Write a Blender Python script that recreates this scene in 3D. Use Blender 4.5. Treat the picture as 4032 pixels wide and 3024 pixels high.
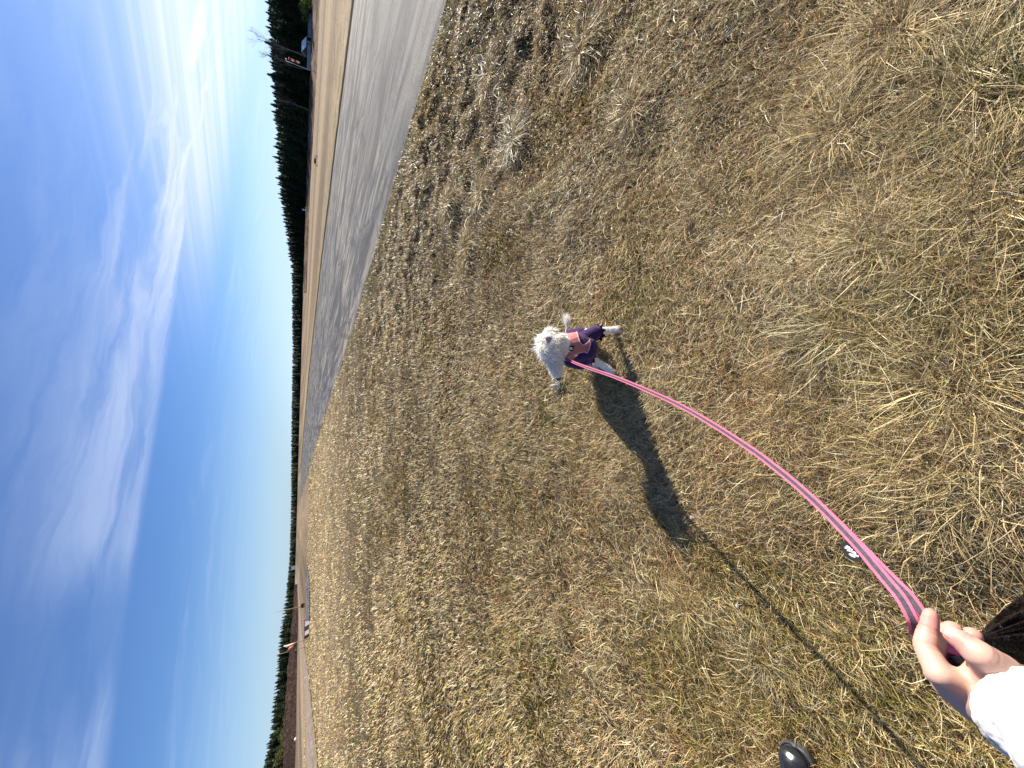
import bpy, math
import numpy as np
from mathutils import Matrix, Vector
rng = np.random.default_rng(7)
SC = bpy.context.scene
for o in list(bpy.data.objects): bpy.data.objects.remove(o)

# ------------------------------------------------------------------ camera
CAM_H = 1.4
pitch = math.radians(28.9); roll = math.atan(.0317); FPX = 1514.
F = np.array([0, math.cos(pitch), -math.sin(pitch)])
R0 = np.array([1., 0, 0]); U0 = np.array([0, math.sin(pitch), math.cos(pitch)])
RI = R0*math.cos(roll) + U0*math.sin(roll)
UP = -R0*math.sin(roll) + U0*math.cos(roll)
cd = bpy.data.cameras.new('camera'); cam = bpy.data.objects.new('camera', cd)
SC.collection.objects.link(cam); SC.camera = cam
cd.sensor_fit = 'HORIZONTAL'; cd.sensor_width = 36; cd.lens = FPX/4032*36
cd.clip_start = .02; cd.clip_end = 6000
right, up, back = -UP, RI, -F          # the phone was held sideways: the picture is turned a quarter
cam.matrix_world = Matrix(((right[0], up[0], back[0], 0), (right[1], up[1], back[1], 0),
                           (right[2], up[2], back[2], CAM_H), (0, 0, 0, 1)))
CP = np.array([0, 0, CAM_H])
def ray(X, Y): return F + RI*(1512-Y)/FPX - UP*(X-2016)/FPX
def G(X, Y, z=0):
    d = ray(X, Y); return CP + d*(z-CAM_H)/d[2]
def D(X, Y, dep): return CP + ray(X, Y)*dep
def proj(P):
    d = np.asarray(P, float) - CP; z = d @ F
    return 2016 - FPX*(d @ UP)/z, 1512 - FPX*(d @ RI)/z, z

# ------------------------------------------------------------------ light
SUN_AZ = math.radians(62); SUN_EL = math.radians(26.3)
sun_dir = Vector((math.sin(SUN_AZ)*math.cos(SUN_EL), math.cos(SUN_AZ)*math.cos(SUN_EL), math.sin(SUN_EL)))
sl = bpy.data.lights.new('sun', 'SUN'); sl.energy = 5.0; sl.angle = math.radians(.5); sl.color = (1, .92, .80)
so = bpy.data.objects.new('sun', sl); SC.collection.objects.link(so)
so.rotation_euler = sun_dir.to_track_quat('Z', 'Y').to_euler()
SC.view_settings.view_transform = 'Standard'; SC.view_settings.look = 'None'
SC.view_settings.exposure = 1.07; SC.view_settings.gamma = 1

def nd(nt, typ, **k):
    n = nt.nodes.new(typ)
    for a, v in k.items():
        if a.startswith('i_'): n.inputs[a[2:].replace('_', ' ')].default_value = v
        else: setattr(n, a, v)
    return n
class NB:
    """tiny helper for shader maths"""
    def __init__(s, nt): s.nt = nt; s.L = nt.links
    def put(s, sock, v):
        if isinstance(v, bpy.types.NodeSocket): s.L.new(v, sock)
        else: sock.default_value = v
    def m(s, op, a, b=0., c=0., clamp=False):
        n = s.nt.nodes.new('ShaderNodeMath'); n.operation = op; n.use_clamp = clamp
        s.put(n.inputs[0], a); s.put(n.inputs[1], b); s.put(n.inputs[2], c); return n.outputs[0]
    def ss(s, v, a, b, lo=0., hi=1.):
        n = s.nt.nodes.new('ShaderNodeMapRange'); n.interpolation_type = 'SMOOTHSTEP'
        s.put(n.inputs[0], v); n.inputs[1].default_value = a; n.inputs[2].default_value = b
        n.inputs[3].default_value = lo; n.inputs[4].default_value = hi; return n.outputs[0]
    def noise(s, vec, scale, detail=4, rough=.55, dist=0.):
        n = s.nt.nodes.new('ShaderNodeTexNoise'); s.L.new(vec, n.inputs['Vector'])
        n.inputs['Scale'].default_value = scale; n.inputs['Detail'].default_value = detail
        n.inputs['Roughness'].default_value = rough; n.inputs['Distortion'].default_value = dist
        return n.outputs['Fac']
    def comb(s, x, y, z=0.):
        n = s.nt.nodes.new('ShaderNodeCombineXYZ')
        s.put(n.inputs[0], x); s.put(n.inputs[1], y); s.put(n.inputs[2], z); return n.outputs[0]
    def mix(s, f, a, b, bt='MIX'):
        n = s.nt.nodes.new('ShaderNodeMix'); n.data_type = 'RGBA'; n.blend_type = bt
        s.put(n.inputs[0], f); s.put(n.inputs[6], a); s.put(n.inputs[7], b); return n.outputs[2]

world = bpy.data.worlds.new('World'); SC.world = world; world.use_nodes = True
nt = world.node_tree; nt.nodes.clear(); nb = NB(nt)
sky = nt.nodes.new('ShaderNodeTexSky'); sky.sky_type = 'NISHITA'; sky.sun_disc = False
sky.sun_elevation = SUN_EL; sky.sun_rotation = SUN_AZ; sky.air_density = 1.0; sky.dust_density = .3; sky.ozone_density = 4.0
tc = nt.nodes.new('ShaderNodeTexCoord')
sp = nt.nodes.new('ShaderNodeSeparateXYZ'); nt.links.new(tc.outputs['Generated'], sp.inputs[0])
zz = nb.m('ADD', nb.m('MAXIMUM', sp.outputs[2], 0.), .05)
qx = nb.m('DIVIDE', sp.outputs[0], zz); qy = nb.m('DIVIDE', sp.outputs[1], zz)
s_ = nb.m('ADD', nb.m('MULTIPLY', qx, .94), nb.m('MULTIPLY', qy, .34))      # along the cirrus bands
t_ = nb.m('SUBTRACT', nb.m('MULTIPLY', qy, .94), nb.m('MULTIPLY', qx, .34))  # across them
V2 = nb.comb(s_, t_)
warp = nb.m('ADD', nb.m('MULTIPLY', nb.m('SUBTRACT', nb.noise(V2, .8, 3), .5), .34), nb.m('MULTIPLY', nb.m('SUBTRACT', nb.noise(V2, 3.2, 4, .6, .5), .5), .22))
t2 = nb.m('ADD', t_, warp)
fib = nb.noise(nb.comb(nb.m('MULTIPLY', s_, .55), nb.m('MULTIPLY', t2, 2.0)), 1.5, 7, .58, .7)
soft = nb.noise(nb.comb(s_, t2, 3.), .9, 5, .55, .5)
diag = nb.noise(nb.comb(nb.m('ADD', nb.m('MULTIPLY', qx, .5), nb.m('MULTIPLY', qy, .69)),
                        nb.m('SUBTRACT', nb.m('MULTIPLY', qy, 2.6), nb.m('MULTIPLY', qx, -1.9)), 7.), 1.3, 6, .55, .4)
# main band with a crisp lower edge at t=3.27
edge = nb.ss(nb.m('ADD', t_, nb.m('MULTIPLY', warp, .18)), 3.36, 3.14)
band = nb.m('MULTIPLY', edge, nb.ss(t_, 1.9, 2.75, .28, 1.))
along = nb.m('MAXIMUM', nb.ss(s_, -.6, 2.6, .42, 1.), nb.ss(s_, -.2, -1.4, 0., .48))
gap = nb.m('SUBTRACT', 1., nb.m('MULTIPLY', nb.m('MULTIPLY', nb.ss(s_, -.85, -.45), nb.ss(s_, .15, -.25)), .75))
band = nb.m('MULTIPLY', nb.m('MULTIPLY', band, along), gap)
c1 = nb.m('MULTIPLY', band, nb.ss(fib, .28, .72, .18, .98))
# high veil overhead
hv = nb.m('MULTIPLY', nb.ss(t_, 2.7, 1.7), nb.m('MULTIPLY', nb.ss(soft, .42, .75), .20))
# bright streaky patch toward the sun
rt = nb.ss(s_, .9, 3.4)
c2 = nb.m('MULTIPLY', rt, nb.m('MULTIPLY', nb.ss(diag, .25, .74, .42, 1.), nb.m('MULTIPLY', nb.ss(t_, 1.0, 2.2, .3, .85), nb.ss(t_, 4.5, 3.1, .0, 1.))))
# thin low bands
lowb = nb.m('MULTIPLY', nb.ss(fib, .47, .72), nb.m('MULTIPLY', nb.m('MULTIPLY', nb.ss(t_, 3.9, 4.6), nb.ss(t_, 9., 6.)), .12))
dens = nb.m('MAXIMUM', nb.m('MAXIMUM', c1, c2), nb.m('MAXIMUM', hv, lowb))
dens = nb.m('MINIMUM', nb.m('MULTIPLY', dens, .92), .95)
hz = nb.m('ADD', nb.ss(sp.outputs[2], -.01, .19, .48, 0.), nb.m('MULTIPLY', nb.ss(s_, 1.5, 6.5), nb.ss(sp.outputs[2], 0., .26, .50, 0.)), clamp=True)
glow = nb.m('ADD', 1., nb.m('MULTIPLY', rt, .25))
skyc = nb.mix(1., sky.outputs[0], (.76, .95, 1.30, 1), 'MULTIPLY')
skyc = nb.mix(hz, skyc, (5.9, 8.0, 9.8, 1))
cc = nb.mix(rt, (6.0, 7.0, 9.3, 1), (9.6, 10.0, 10.6, 1))
col = nb.mix(dens, skyc, cc)
bg = nt.nodes.new('ShaderNodeBackground'); bg.inputs['Strength'].default_value = .055
nt.links.new(col, bg.inputs[0]); wo = nt.nodes.new('ShaderNodeOutputWorld'); nt.links.new(bg.outputs[0], wo.inputs[0])

# ------------------------------------------------------------------ helpers
def mesh_np(name, V, polys=None, quads=None, tris=None, smooth=False):
    me = bpy.data.meshes.new(name)
    V = np.asarray(V, np.float32)
    me.vertices.add(len(V)); me.vertices.foreach_set('co', V.ravel())
    if polys is not None:
        tot = np.array([len(p) for p in polys], np.int32); idx = np.concatenate([np.asarray(p, np.int32) for p in polys])
    else:
        parts, t = [], []
        if quads is not None and len(quads): parts.append(np.asarray(quads, np.int32).ravel()); t.append(np.full(len(quads), 4, np.int32))
        if tris is not None and len(tris): parts.append(np.asarray(tris, np.int32).ravel()); t.append(np.full(len(tris), 3, np.int32))
        idx = np.concatenate(parts); tot = np.concatenate(t)
    me.loops.add(len(idx)); me.loops.foreach_set('vertex_index', idx)
    me.polygons.add(len(tot)); st = np.concatenate([[0], np.cumsum(tot)[:-1]]).astype(np.int32)
    me.polygons.foreach_set('loop_start', st); me.polygons.foreach_set('loop_total', tot)
    me.polygons.foreach_set('use_smooth', np.full(len(tot), smooth))
    me.update(calc_edges=True)
    return me
def color_attr(me, C, domain='FACE', name='tint'):
    a = me.attributes.new(name, 'FLOAT_COLOR', domain)
    C = np.asarray(C, np.float32)
    if C.shape[1] == 3: C = np.concatenate([C, np.ones((len(C), 1), np.float32)], 1)
    a.data.foreach_set('color', C.ravel())
def link(name, me, mat=None, parent=None, **props):
    o = bpy.data.objects.new(name, me); SC.collection.objects.link(o)
    if mat is not None and len(me.materials) == 0: me.materials.append(mat)
    if parent is not None:
        o.parent = parent; o.matrix_parent_inverse = parent.matrix_world.inverted() if False else Matrix.Translation(-Vector(parent.location))
    for k, v in props.items(): o[k] = v
    return o
def thing(name, label, cat, loc=(0, 0, 0), group=None):
    o = bpy.data.objects.new(name, None); SC.collection.objects.link(o); o.location = loc
    o['label'] = label; o['category'] = cat
    if group: o['group'] = group
    return o
def pbr(name, col, rough=.6, spec=.4, attr=None, noise=None, bump=None, sss=0, trans=0, metal=0, sheen=0):
    m = bpy.data.materials.new(name); m.use_nodes = True; nt = m.node_tree; b = nt.nodes['Principled BSDF']; n = NB(nt)
    b.inputs['Roughness'].default_value = rough; b.inputs['Specular IOR Level'].default_value = spec; b.inputs['Metallic'].default_value = metal
    c = (*col, 1)
    if attr:
        a = nt.nodes.new('ShaderNodeAttribute'); a.attribute_name = attr; c = a.outputs['Color']
    tcn = nt.nodes.new('ShaderNodeTexCoord')
    if noise:
        f = n.noise(tcn.outputs['Object'], noise[0], 5, .6); k = n.ss(f, .3, .7, 1-noise[1], 1+noise[1])
        c = n.mix(1., c, n.comb(k, k, k), 'MULTIPLY')
    if isinstance(c, tuple): b.inputs['Base Color'].default_value = c
    else: nt.links.new(c, b.inputs['Base Color'])
    if bump:
        bn = nt.nodes.new('ShaderNodeBump'); bn.inputs['Strength'].default_value = bump[1]; bn.inputs['Distance'].default_value = bump[2]
        nt.links.new(n.noise(tcn.outputs['Object'], bump[0], 4, .6), bn.inputs['Height']); nt.links.new(bn.outputs[0], b.inputs['Normal'])
    if sss:
        b.inputs['Subsurface Weight'].default_value = sss; b.inputs['Subsurface Radius'].default_value = (1, .35, .2); b.inputs['Subsurface Scale'].default_value = .004
    if sheen: b.inputs['Sheen Weight'].default_value = sheen
    if trans:
        out = nt.nodes['Material Output']; tr = nt.nodes.new('ShaderNodeBsdfTranslucent'); mx = nt.nodes.new('ShaderNodeMixShader')
        if isinstance(c, tuple): tr.inputs[0].default_value = c
        else: nt.links.new(c, tr.inputs[0])
        mx.inputs[0].default_value = trans
        nt.links.new(b.outputs[0], mx.inputs[1]); nt.links.new(tr.outputs[0], mx.inputs[2]); nt.links.new(mx.outputs[0], out.inputs[0])
    return m
def lattice(seed): return np.random.default_rng(seed).random((256, 256))
LAT = {s: lattice(s) for s in range(40)}
def vnoise(x, y, seed=0):
    L = LAT[seed]; xi = np.floor(x).astype(int); yi = np.floor(y).astype(int); fx = x-xi; fy = y-yi
    fx = fx*fx*(3-2*fx); fy = fy*fy*(3-2*fy); a = xi & 255; b = yi & 255; a1 = (a+1) & 255; b1 = (b+1) & 255
    return (L[a, b]*(1-fx)+L[a1, b]*fx)*(1-fy)+(L[a, b1]*(1-fx)+L[a1, b1]*fx)*fy
def fbm(x, y, sc, oct=4, seed=0):
    x = np.asarray(x, float); y = np.asarray(y, float)
    v = 0; amp = 1; tot = 0
    for i in range(oct):
        c, s = math.cos(1.1*i+.4), math.sin(1.1*i+.4)
        v = v + amp*vnoise((x*c-y*s)*sc+17.3*i, (x*s+y*c)*sc+9.1*i, (seed+i) % 40); tot += amp; amp *= .55; sc *= 2.03
    return v/tot
def sst(v, a, b):
    t = np.clip((v-a)/(b-a), 0, 1); return t*t*(3-2*t)

# ------------------------------------------------------------------ layout tables
near_edge = np.array([(20, -40), (12, -18), (8.2, -6), (6.0, 0), (4.48, 4.38), (4.3, 5.01), (3.91, 6.18), (1.7, 12.25), (-4.8, 34.3), (-32, 120), (-70, 240)], float)
far_edge = np.array([(38, -40), (27, -18), (20, -4), (16.8, 6), (14.3, 15.8), (13.1, 22.7), (10.0, 39), (-.4, 79), (-27, 153), (-60, 240)], float)
def xn(y): return np.interp(y, near_edge[:, 1], near_edge[:, 0])
def xf(y): return np.interp(y, far_edge[:, 1], far_edge[:, 0])
# picture columns: (Y, lower edge of heather, upper edge, forest top)
COLS = [(-500, 1280, 1245, 1040), (0, 1259, 1229, 1052), (250, 1249, 1224, 1066), (525, 1234, 1213, 1085), (750, 1221, 1206, 1097), (1000, 1210, 1199, 1135), (1110, 1206, 1195, 1152),
        (1400, 1196, 1187, 1153), (1700, 1186, 1178, 1148), (2000, 1176, 1170, 1146), (2200, 1172, 1164, 1140), (2318, 1171, 1161, 1130),
        (2400, 1175, 1158, 1121), (2500, 1173, 1146, 1100), (2600, 1170, 1138, 1093), (2784, 1167, 1124, 1081), (3020, 1163, 1116, 1030), (3500, 1158, 1105, 1000)]
TA, TR0, TR1, TH = [], [], [], []
for Y, lo, upx, tp in COLS:
    g = G(lo, Y); r0 = math.hypot(g[0], g[1]); r0 = min(r0, 175); d = ray(upx, Y); rr = math.hypot(d[0], d[1])
    r1 = r0*1.22; z = CAM_H + d[2]*r1/rr
    TA.append(math.atan2(d[0], d[1])); TR0.append(r0); TR1.append(r1); TH.append(max(z, -.1))
o_ = np.argsort(TA); TA = np.array(TA)[o_]; TR0 = np.array(TR0)[o_]; TR1 = np.array(TR1)[o_]; TH = np.array(TH)[o_]
YA = np.array([c[0] for c in COLS])[::1]; 
def col_of(az):  # picture column for an azimuth
    Ys = np.array([c[0] for c in COLS], float)[o_]; return np.interp(az, TA, Ys)
# tussocks: (px, py, radius, height, tone)  tone 0 straw 1 pale gold 2 dark green 3 grey straw
TUS = [(3350, 1290, .30, .05, 3), (3480, 965, .24, .05, 0), (3790, 1500, .30, .06, 1), (3160, 1075, .2, .03, 3), (2780, 790, .20, .04, 2), (2115, 810, .19, .06, 2),
       (3680, 1060, .22, .04, 2), (3950, 800, .25, .05, 1), (2960, 900, .2, .03, 0), (3900, 1150, .26, .04, 2), (3100, 1700, .2, .03, 0), (3600, 1800, .24, .03, 1),
       (3300, 520, .25, .04, 1), (3800, 300, .25, .04, 0), (2500, 430, .25, .05, 0), (2250, 700, .2, .05, 0), (2700, 2400, .2, .03, 1), (3000, 2600, .2, .03, 3),
       (3350, 2550, .18, .03, 0), (2050, 560, .3, .06, 3), (1900, 760, .3, .06, 0), (1850, 980, .3, .05, 0), (1780, 820, .35, .06, 0), (1950, 300, .35, .06, 0), (2300, 200, .3, .05, 0),
       (3700, 2050, .2, .03, 0), (3950, 1900, .25, .04, 0), (4000, 450, .3, .05, 2), (3550, 130, .3, .05, 0)]
TUSW = [(*G(a, b)[:2], r*.95, h*.5, t) for a, b, r, h, t in TUS]
for i in range(110):
    r = 1.2+rng.random()*9; a = math.radians(rng.uniform(-60, 60)); x, y = r*math.sin(a), r*math.cos(a)
    if x > xn(y)-.5 or math.hypot(x-.2, y-1.5) < .5: continue
    TUSW.append((x, y, rng.uniform(.07, .15), rng.uniform(.008, .02), int(rng.integers(0, 4))))
for i in range(160):   # the lumpy strip along the runway
    y = rng.uniform(1.2, 14); x = xn(y)-rng.uniform(.3, 3.2)
    TUSW.append((x, y, rng.uniform(.06, .13), rng.uniform(.02, .05), int(rng.choice([0, 0, 1, 3, 2]))))

def gz(x, y):
    x = np.asarray(x, float); y = np.asarray(y, float); r = np.hypot(x, y); az = np.arctan2(x, y)
    dn = xn(y)-x; onroad = (dn < 0) & (x < xf(y))
    m = np.clip(np.where(dn > 0, dn/.5, np.where(x > xf(y), (x-xf(y))/.5, 0)), 0, 1)
    lump = sst(dn, 4.2, 2.2)*sst(dn, -.2, .4)*sst(y, -2, 1)
    z = m*((fbm(x, y, 5, 3, 3)-.5)*(.03+.16*lump) + (fbm(x, y, .9, 2, 9)-.5)*.07)*np.clip(30/np.maximum(r, 1), 0, 1)
    for tx, ty, tr, th, _ in TUSW:
        k = np.abs(x-tx) < tr*2
        if k.any():
            d2 = ((x[k]-tx)**2+(y[k]-ty)**2)/(tr*.55)**2; z[k] += m[k]*th*np.exp(-d2) if z.ndim else 0
    r0 = np.interp(az, TA, TR0); r1 = np.interp(az, TA, TR1); hh = np.interp(az, TA, TH)
    z = z + hh*sst(r, r0, r1) - .3*sst(r, r1, r1*1.04)
    hill = np.interp(np.degrees(az), [-60, -46, -40, -34, -28, 30, 60], [15, 12, 6.5, 1.5, 0, 0, 0])
    z = z + hill*sst(r, r1*1.02, r1*1.7)
    return np.where(onroad & (r < 170), -.012, z) if z.ndim else z

# ------------------------------------------------------------------ ground sheet
def field_col(x, y):
    """colour of the matted dry turf seen as a whole, patchy"""
    straw = np.array([.47, .355, .22]); moss = np.array([.20, .185, .055]); red = np.array([.30, .17, .09]); grey = np.array([.30, .26, .20])
    n1 = fbm(x, y, .9, 4, 1); n2 = fbm(x, y, 2.3, 4, 11); n3 = fbm(x, y, 1.6, 4, 21)
    c = straw[None]*np.ones((len(x), 1))
    f = sst(n1, .5, .72)[:, None]*.75; c = c*(1-f)+moss*f
    f = sst(n2, .55, .75)[:, None]*.6; c = c*(1-f)+red*f
    f = sst(n3, .55, .75)[:, None]*.5; c = c*(1-f)+grey*f
    return c
NA = 720; rad = [.0]; r = .12
while r < 4000: rad.append(r); r *= 1.021
rad = np.array(rad); NR = len(rad)
ang = np.linspace(0, 2*math.pi, NA, endpoint=False)
RR, AA = np.meshgrid(rad, ang, indexing='ij'); gx = (RR*np.sin(AA)).ravel(); gy = (RR*np.cos(AA)).ravel()
gzv = gz(gx, gy)
i, j = np.meshgrid(np.arange(NR-1), np.arange(NA), indexing='ij'); j2 = (j+1) % NA
Q = np.stack([i*NA+j, i*NA+j2, (i+1)*NA+j2, (i+1)*NA+j], -1).reshape(-1, 4)
me = mesh_np('ground', np.stack([gx, gy, gzv], 1), quads=Q, smooth=True)
base = field_col(gx, gy); rr = np.hypot(gx, gy)
shaded_soil = np.array([.045, .030, .016])
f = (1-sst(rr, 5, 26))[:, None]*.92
colr = base*.8*(1-f)+(shaded_soil*.42+base*.03)*f  # ground near the camera darkened: shade between the blades is put into its colour
# far fields: long pale and brown bands lying along the runway
across = gx*.954+gy*.30
bandn = fbm(across*1., gy*.06, .22, 4, 5)
fd = sst(rr, 18, 50)[:, None]
colr = colr*(1-fd)+(np.array([.245, .18, .108])*(.2+1.6*bandn)[:, None])*fd
hillm = (sst(rr, np.interp(np.arctan2(gx, gy), TA, TR1)*1.02, np.interp(np.arctan2(gx, gy), TA, TR1)*1.12))[:, None]
colr = colr*(1-hillm)+np.array([.10, .095, .04])*hillm
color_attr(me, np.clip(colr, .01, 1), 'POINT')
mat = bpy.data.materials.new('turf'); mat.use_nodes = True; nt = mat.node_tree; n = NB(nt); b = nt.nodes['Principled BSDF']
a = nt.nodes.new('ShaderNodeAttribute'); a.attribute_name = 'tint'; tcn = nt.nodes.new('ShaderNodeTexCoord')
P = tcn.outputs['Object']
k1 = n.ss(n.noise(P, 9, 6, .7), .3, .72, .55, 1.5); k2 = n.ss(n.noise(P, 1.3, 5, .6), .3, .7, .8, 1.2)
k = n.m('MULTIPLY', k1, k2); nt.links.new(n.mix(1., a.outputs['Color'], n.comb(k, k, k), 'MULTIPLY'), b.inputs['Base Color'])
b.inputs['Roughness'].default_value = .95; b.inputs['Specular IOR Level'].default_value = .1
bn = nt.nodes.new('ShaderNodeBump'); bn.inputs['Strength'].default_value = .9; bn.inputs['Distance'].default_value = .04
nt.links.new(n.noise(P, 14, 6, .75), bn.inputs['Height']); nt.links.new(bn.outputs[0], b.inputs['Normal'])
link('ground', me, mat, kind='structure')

# ------------------------------------------------------------------ runway, tracks
def strip_mesh(name, A, B, nu, z, n_v):
    A = np.array(A, float); B = np.array(B, float)
    V = []; Q = []
    for i in range(nu+1):
        for j in range(n_v+1):
            p = A[i]*(1-j/n_v)+B[i]*j/n_v
            V.append((p[0], p[1], z))
    for i in range(nu):
        for j in range(n_v): a = i*(n_v+1)+j; Q.append((a, a+1, a+n_v+2, a+n_v+1))
    return mesh_np(name, V, quads=Q)
ys = np.concatenate([np.linspace(-38, 0, 20), np.linspace(.25, 20, 80), np.geomspace(21, 230, 80)])
wob = (fbm(ys*1., ys*0, 1.7, 4, 8)-.5)
A = [(xn(y)+w*.16, y) for y, w in zip(ys, wob)]; B = [(xf(y)+w*.1, y) for y, w in zip(ys, wob)]
me = strip_mesh('runway', A, B, len(ys)-1, .006, 10)
mat = bpy.data.materials.new('asphalt'); mat.use_nodes = True; nt = mat.node_tree; n = NB(nt); b = nt.nodes['Principled BSDF']
tcn = nt.nodes.new('ShaderNodeTexCoord'); s3 = nt.nodes.new('ShaderNodeSeparateXYZ'); nt.links.new(tcn.outputs['Object'], s3.inputs[0])
u = n.m('ADD', n.m('MULTIPLY', s3.outputs[0], .954), n.m('MULTIPLY', s3.outputs[1], .295))
v = n.m('SUBTRACT', n.m('MULTIPLY', s3.outputs[1], .954), n.m('MULTIPLY', s3.outputs[0], .295))
st1 = n.noise(n.comb(n.m('MULTIPLY', u, .55), n.m('MULTIPLY', v, .14)), 1.5, 6, .66, 1.2)
st2 = n.noise(n.comb(n.m('MULTIPLY', u, 1.3), n.m('MULTIPLY', v, .16), 5.), 1.6, 7, .68, 1.6)
gr = n.noise(tcn.outputs['Object'], 55, 5, .8)
cbase = n.mix(n.ss(st1, .35, .65), (.066, .064, .063, 1), (.148, .145, .138, 1))
dirt = n.m('MULTIPLY', n.ss(st2, .50, .60), n.ss(st1, .34, .52))
cbase = n.mix(n.m('MULTIPLY', dirt, n.ss(v, 4., 12., .3, 1.)), cbase, (.27, .235, .18, 1))
cbase = n.mix(n.m('MULTIPLY', n.ss(st2, .48, .37), .85), cbase, (.045, .043, .044, 1))
# longitudinal joint
jo = n.m('ABSOLUTE', n.m('SUBTRACT', n.m('ADD', u, n.m('MULTIPLY', n.noise(n.comb(0., v), .6, 3), .25)), 9.72))
cbase = n.mix(n.ss(jo, .05, .02, 0., .85), cbase, (.07, .065, .06, 1))
vo = nt.nodes.new('ShaderNodeTexVoronoi'); vo.feature = 'DISTANCE_TO_EDGE'; vo.inputs['Scale'].default_value = .55
wv = n.noise(tcn.outputs['Object'], 1.4, 5, .7); nt.links.new(n.comb(n.m('ADD', n.m('MULTIPLY', u, .9), n.m('MULTIPLY', wv, 1.6)), n.m('ADD', n.m('MULTIPLY', v, .35), n.m('MULTIPLY', wv, 1.2))), vo.inputs['Vector'])
cbase = n.mix(n.m('MULTIPLY', n.ss(vo.outputs['Distance'], .022, .006), .55), cbase, (.035, .032, .03, 1))
kk = n.ss(gr, .3, .7, .45, 1.6)
cbase = n.mix(1., cbase, n.comb(kk, kk, kk), 'MULTIPLY')
nt.links.new(cbase, b.inputs['Base Color']); b.inputs['Roughness'].default_value = .8; b.inputs['Specular IOR Level'].default_value = .22
bn = nt.nodes.new('ShaderNodeBump'); bn.inputs['Strength'].default_value = .8; bn.inputs['Distance'].default_value = .012
nt.links.new(gr, bn.inputs['Height']); nt.links.new(bn.outputs[0], b.inputs['Normal'])
link('runway', me, mat, kind='structure')
M_asph = mat
# worn soil lip along the far side of the runway
ys2 = np.geomspace(9, 220, 240); V = []; Q = []
for i, y in enumerate(ys2):
    w = (fbm(np.array([y*1.]), np.array([3.]), 1.1, 4, 4)[0]-.5)*.5; sz = np.clip(y/40, .5, 4)
    for dx, z in ((-.12, .004), (0.05, .06), (.5*sz, .075), (1.5*sz, .03)): V.append((xf(y)+w*.4+dx, y, z+(w*.05)))
    if i:
        a = (i-1)*4
        for j in range(3): Q.append((a+j, a+j+1, a+j+5, a+j+4))
me = mesh_np('turf_lip', V, quads=Q)
cl = np.tile(np.array([(.025, .018, .010), (.045, .034, .015), (.24, .20, .07), (.28, .21, .12)]), (len(ys2), 1))
color_attr(me, cl, 'POINT'); link('turf_lip', me, pbr('lip', (0, 0, 0), .95, .1, 'tint', (6, .3)), kind='structure')
def gpoly(name, pts, z, mat, sub=None):
    return link(name, mesh_np(name, [(*G(*p)[:2], z) for p in pts], polys=[list(range(len(pts)))]), mat, kind='structure')
lo = [(1214, 2225), (1222, 2300), (1222, 2400), (1221, 2450)]; hi = [(1210, 2225), (1206, 2300), (1206, 2400), (1207, 2445)]
link('taxiway', mesh_np('taxiway', [(*G(*p)[:2], .07) for p in lo+hi], quads=[(0, 1, 5, 4), (1, 2, 6, 5), (2, 3, 7, 6)]), M_asph, kind='structure')
tr_up = [(1167, 2250), (1170, 2300), (1178, 2400), (1182, 2500), (1190, 2600), (1196, 2700), (1201, 2784), (1204, 2900), (1205, 3024), (1206, 3300)]
tr_dn = [(1169, 2250), (1174, 2300), (1184, 2400), (1192, 2500), (1209, 2600), (1222, 2700), (1230, 2784), (1243, 2900), (1254, 3024), (1275, 3300)]
def dens(L, k=8):
    L = np.array(L, float); out = []
    for i in range(len(L)-1):
        for q in range(k): out.append(L[i]+(L[i+1]-L[i])*q/k)
    return out+[L[-1]]
A = [G(*p)[:2] for p in dens(tr_dn)]; B = [G(*p)[:2] for p in dens(tr_up)]
me = strip_mesh('sand_track', A, B, len(A)-1, .0, 8)
vv = np.array([v.co[:] for v in me.vertices]); zt = gz(vv[:, 0].copy(), vv[:, 1].copy()); vv[:, 2] = np.maximum(zt, -.02)+.045
me.vertices.foreach_set('co', vv.astype(np.float32).ravel())
j = np.arange(len(vv)) % 9; e = np.minimum(j, 8-j)/4; nn = fbm(vv[:, 0], vv[:, 1], 1.2, 4, 6)
f = np.clip(sst(e+(nn-.5)*1.2, .1, .6), 0, 1)[:, None]
color_attr(me, np.array([.33, .25, .20])*(.75+.5*nn)[:, None]*f+(1-f)*np.array([.28, .22, .12]), 'POINT')
link('sand_track', me, pbr('sand', (0, 0, 0), .95, .1, 'tint', (2.5, .2)), kind='structure')

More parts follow.
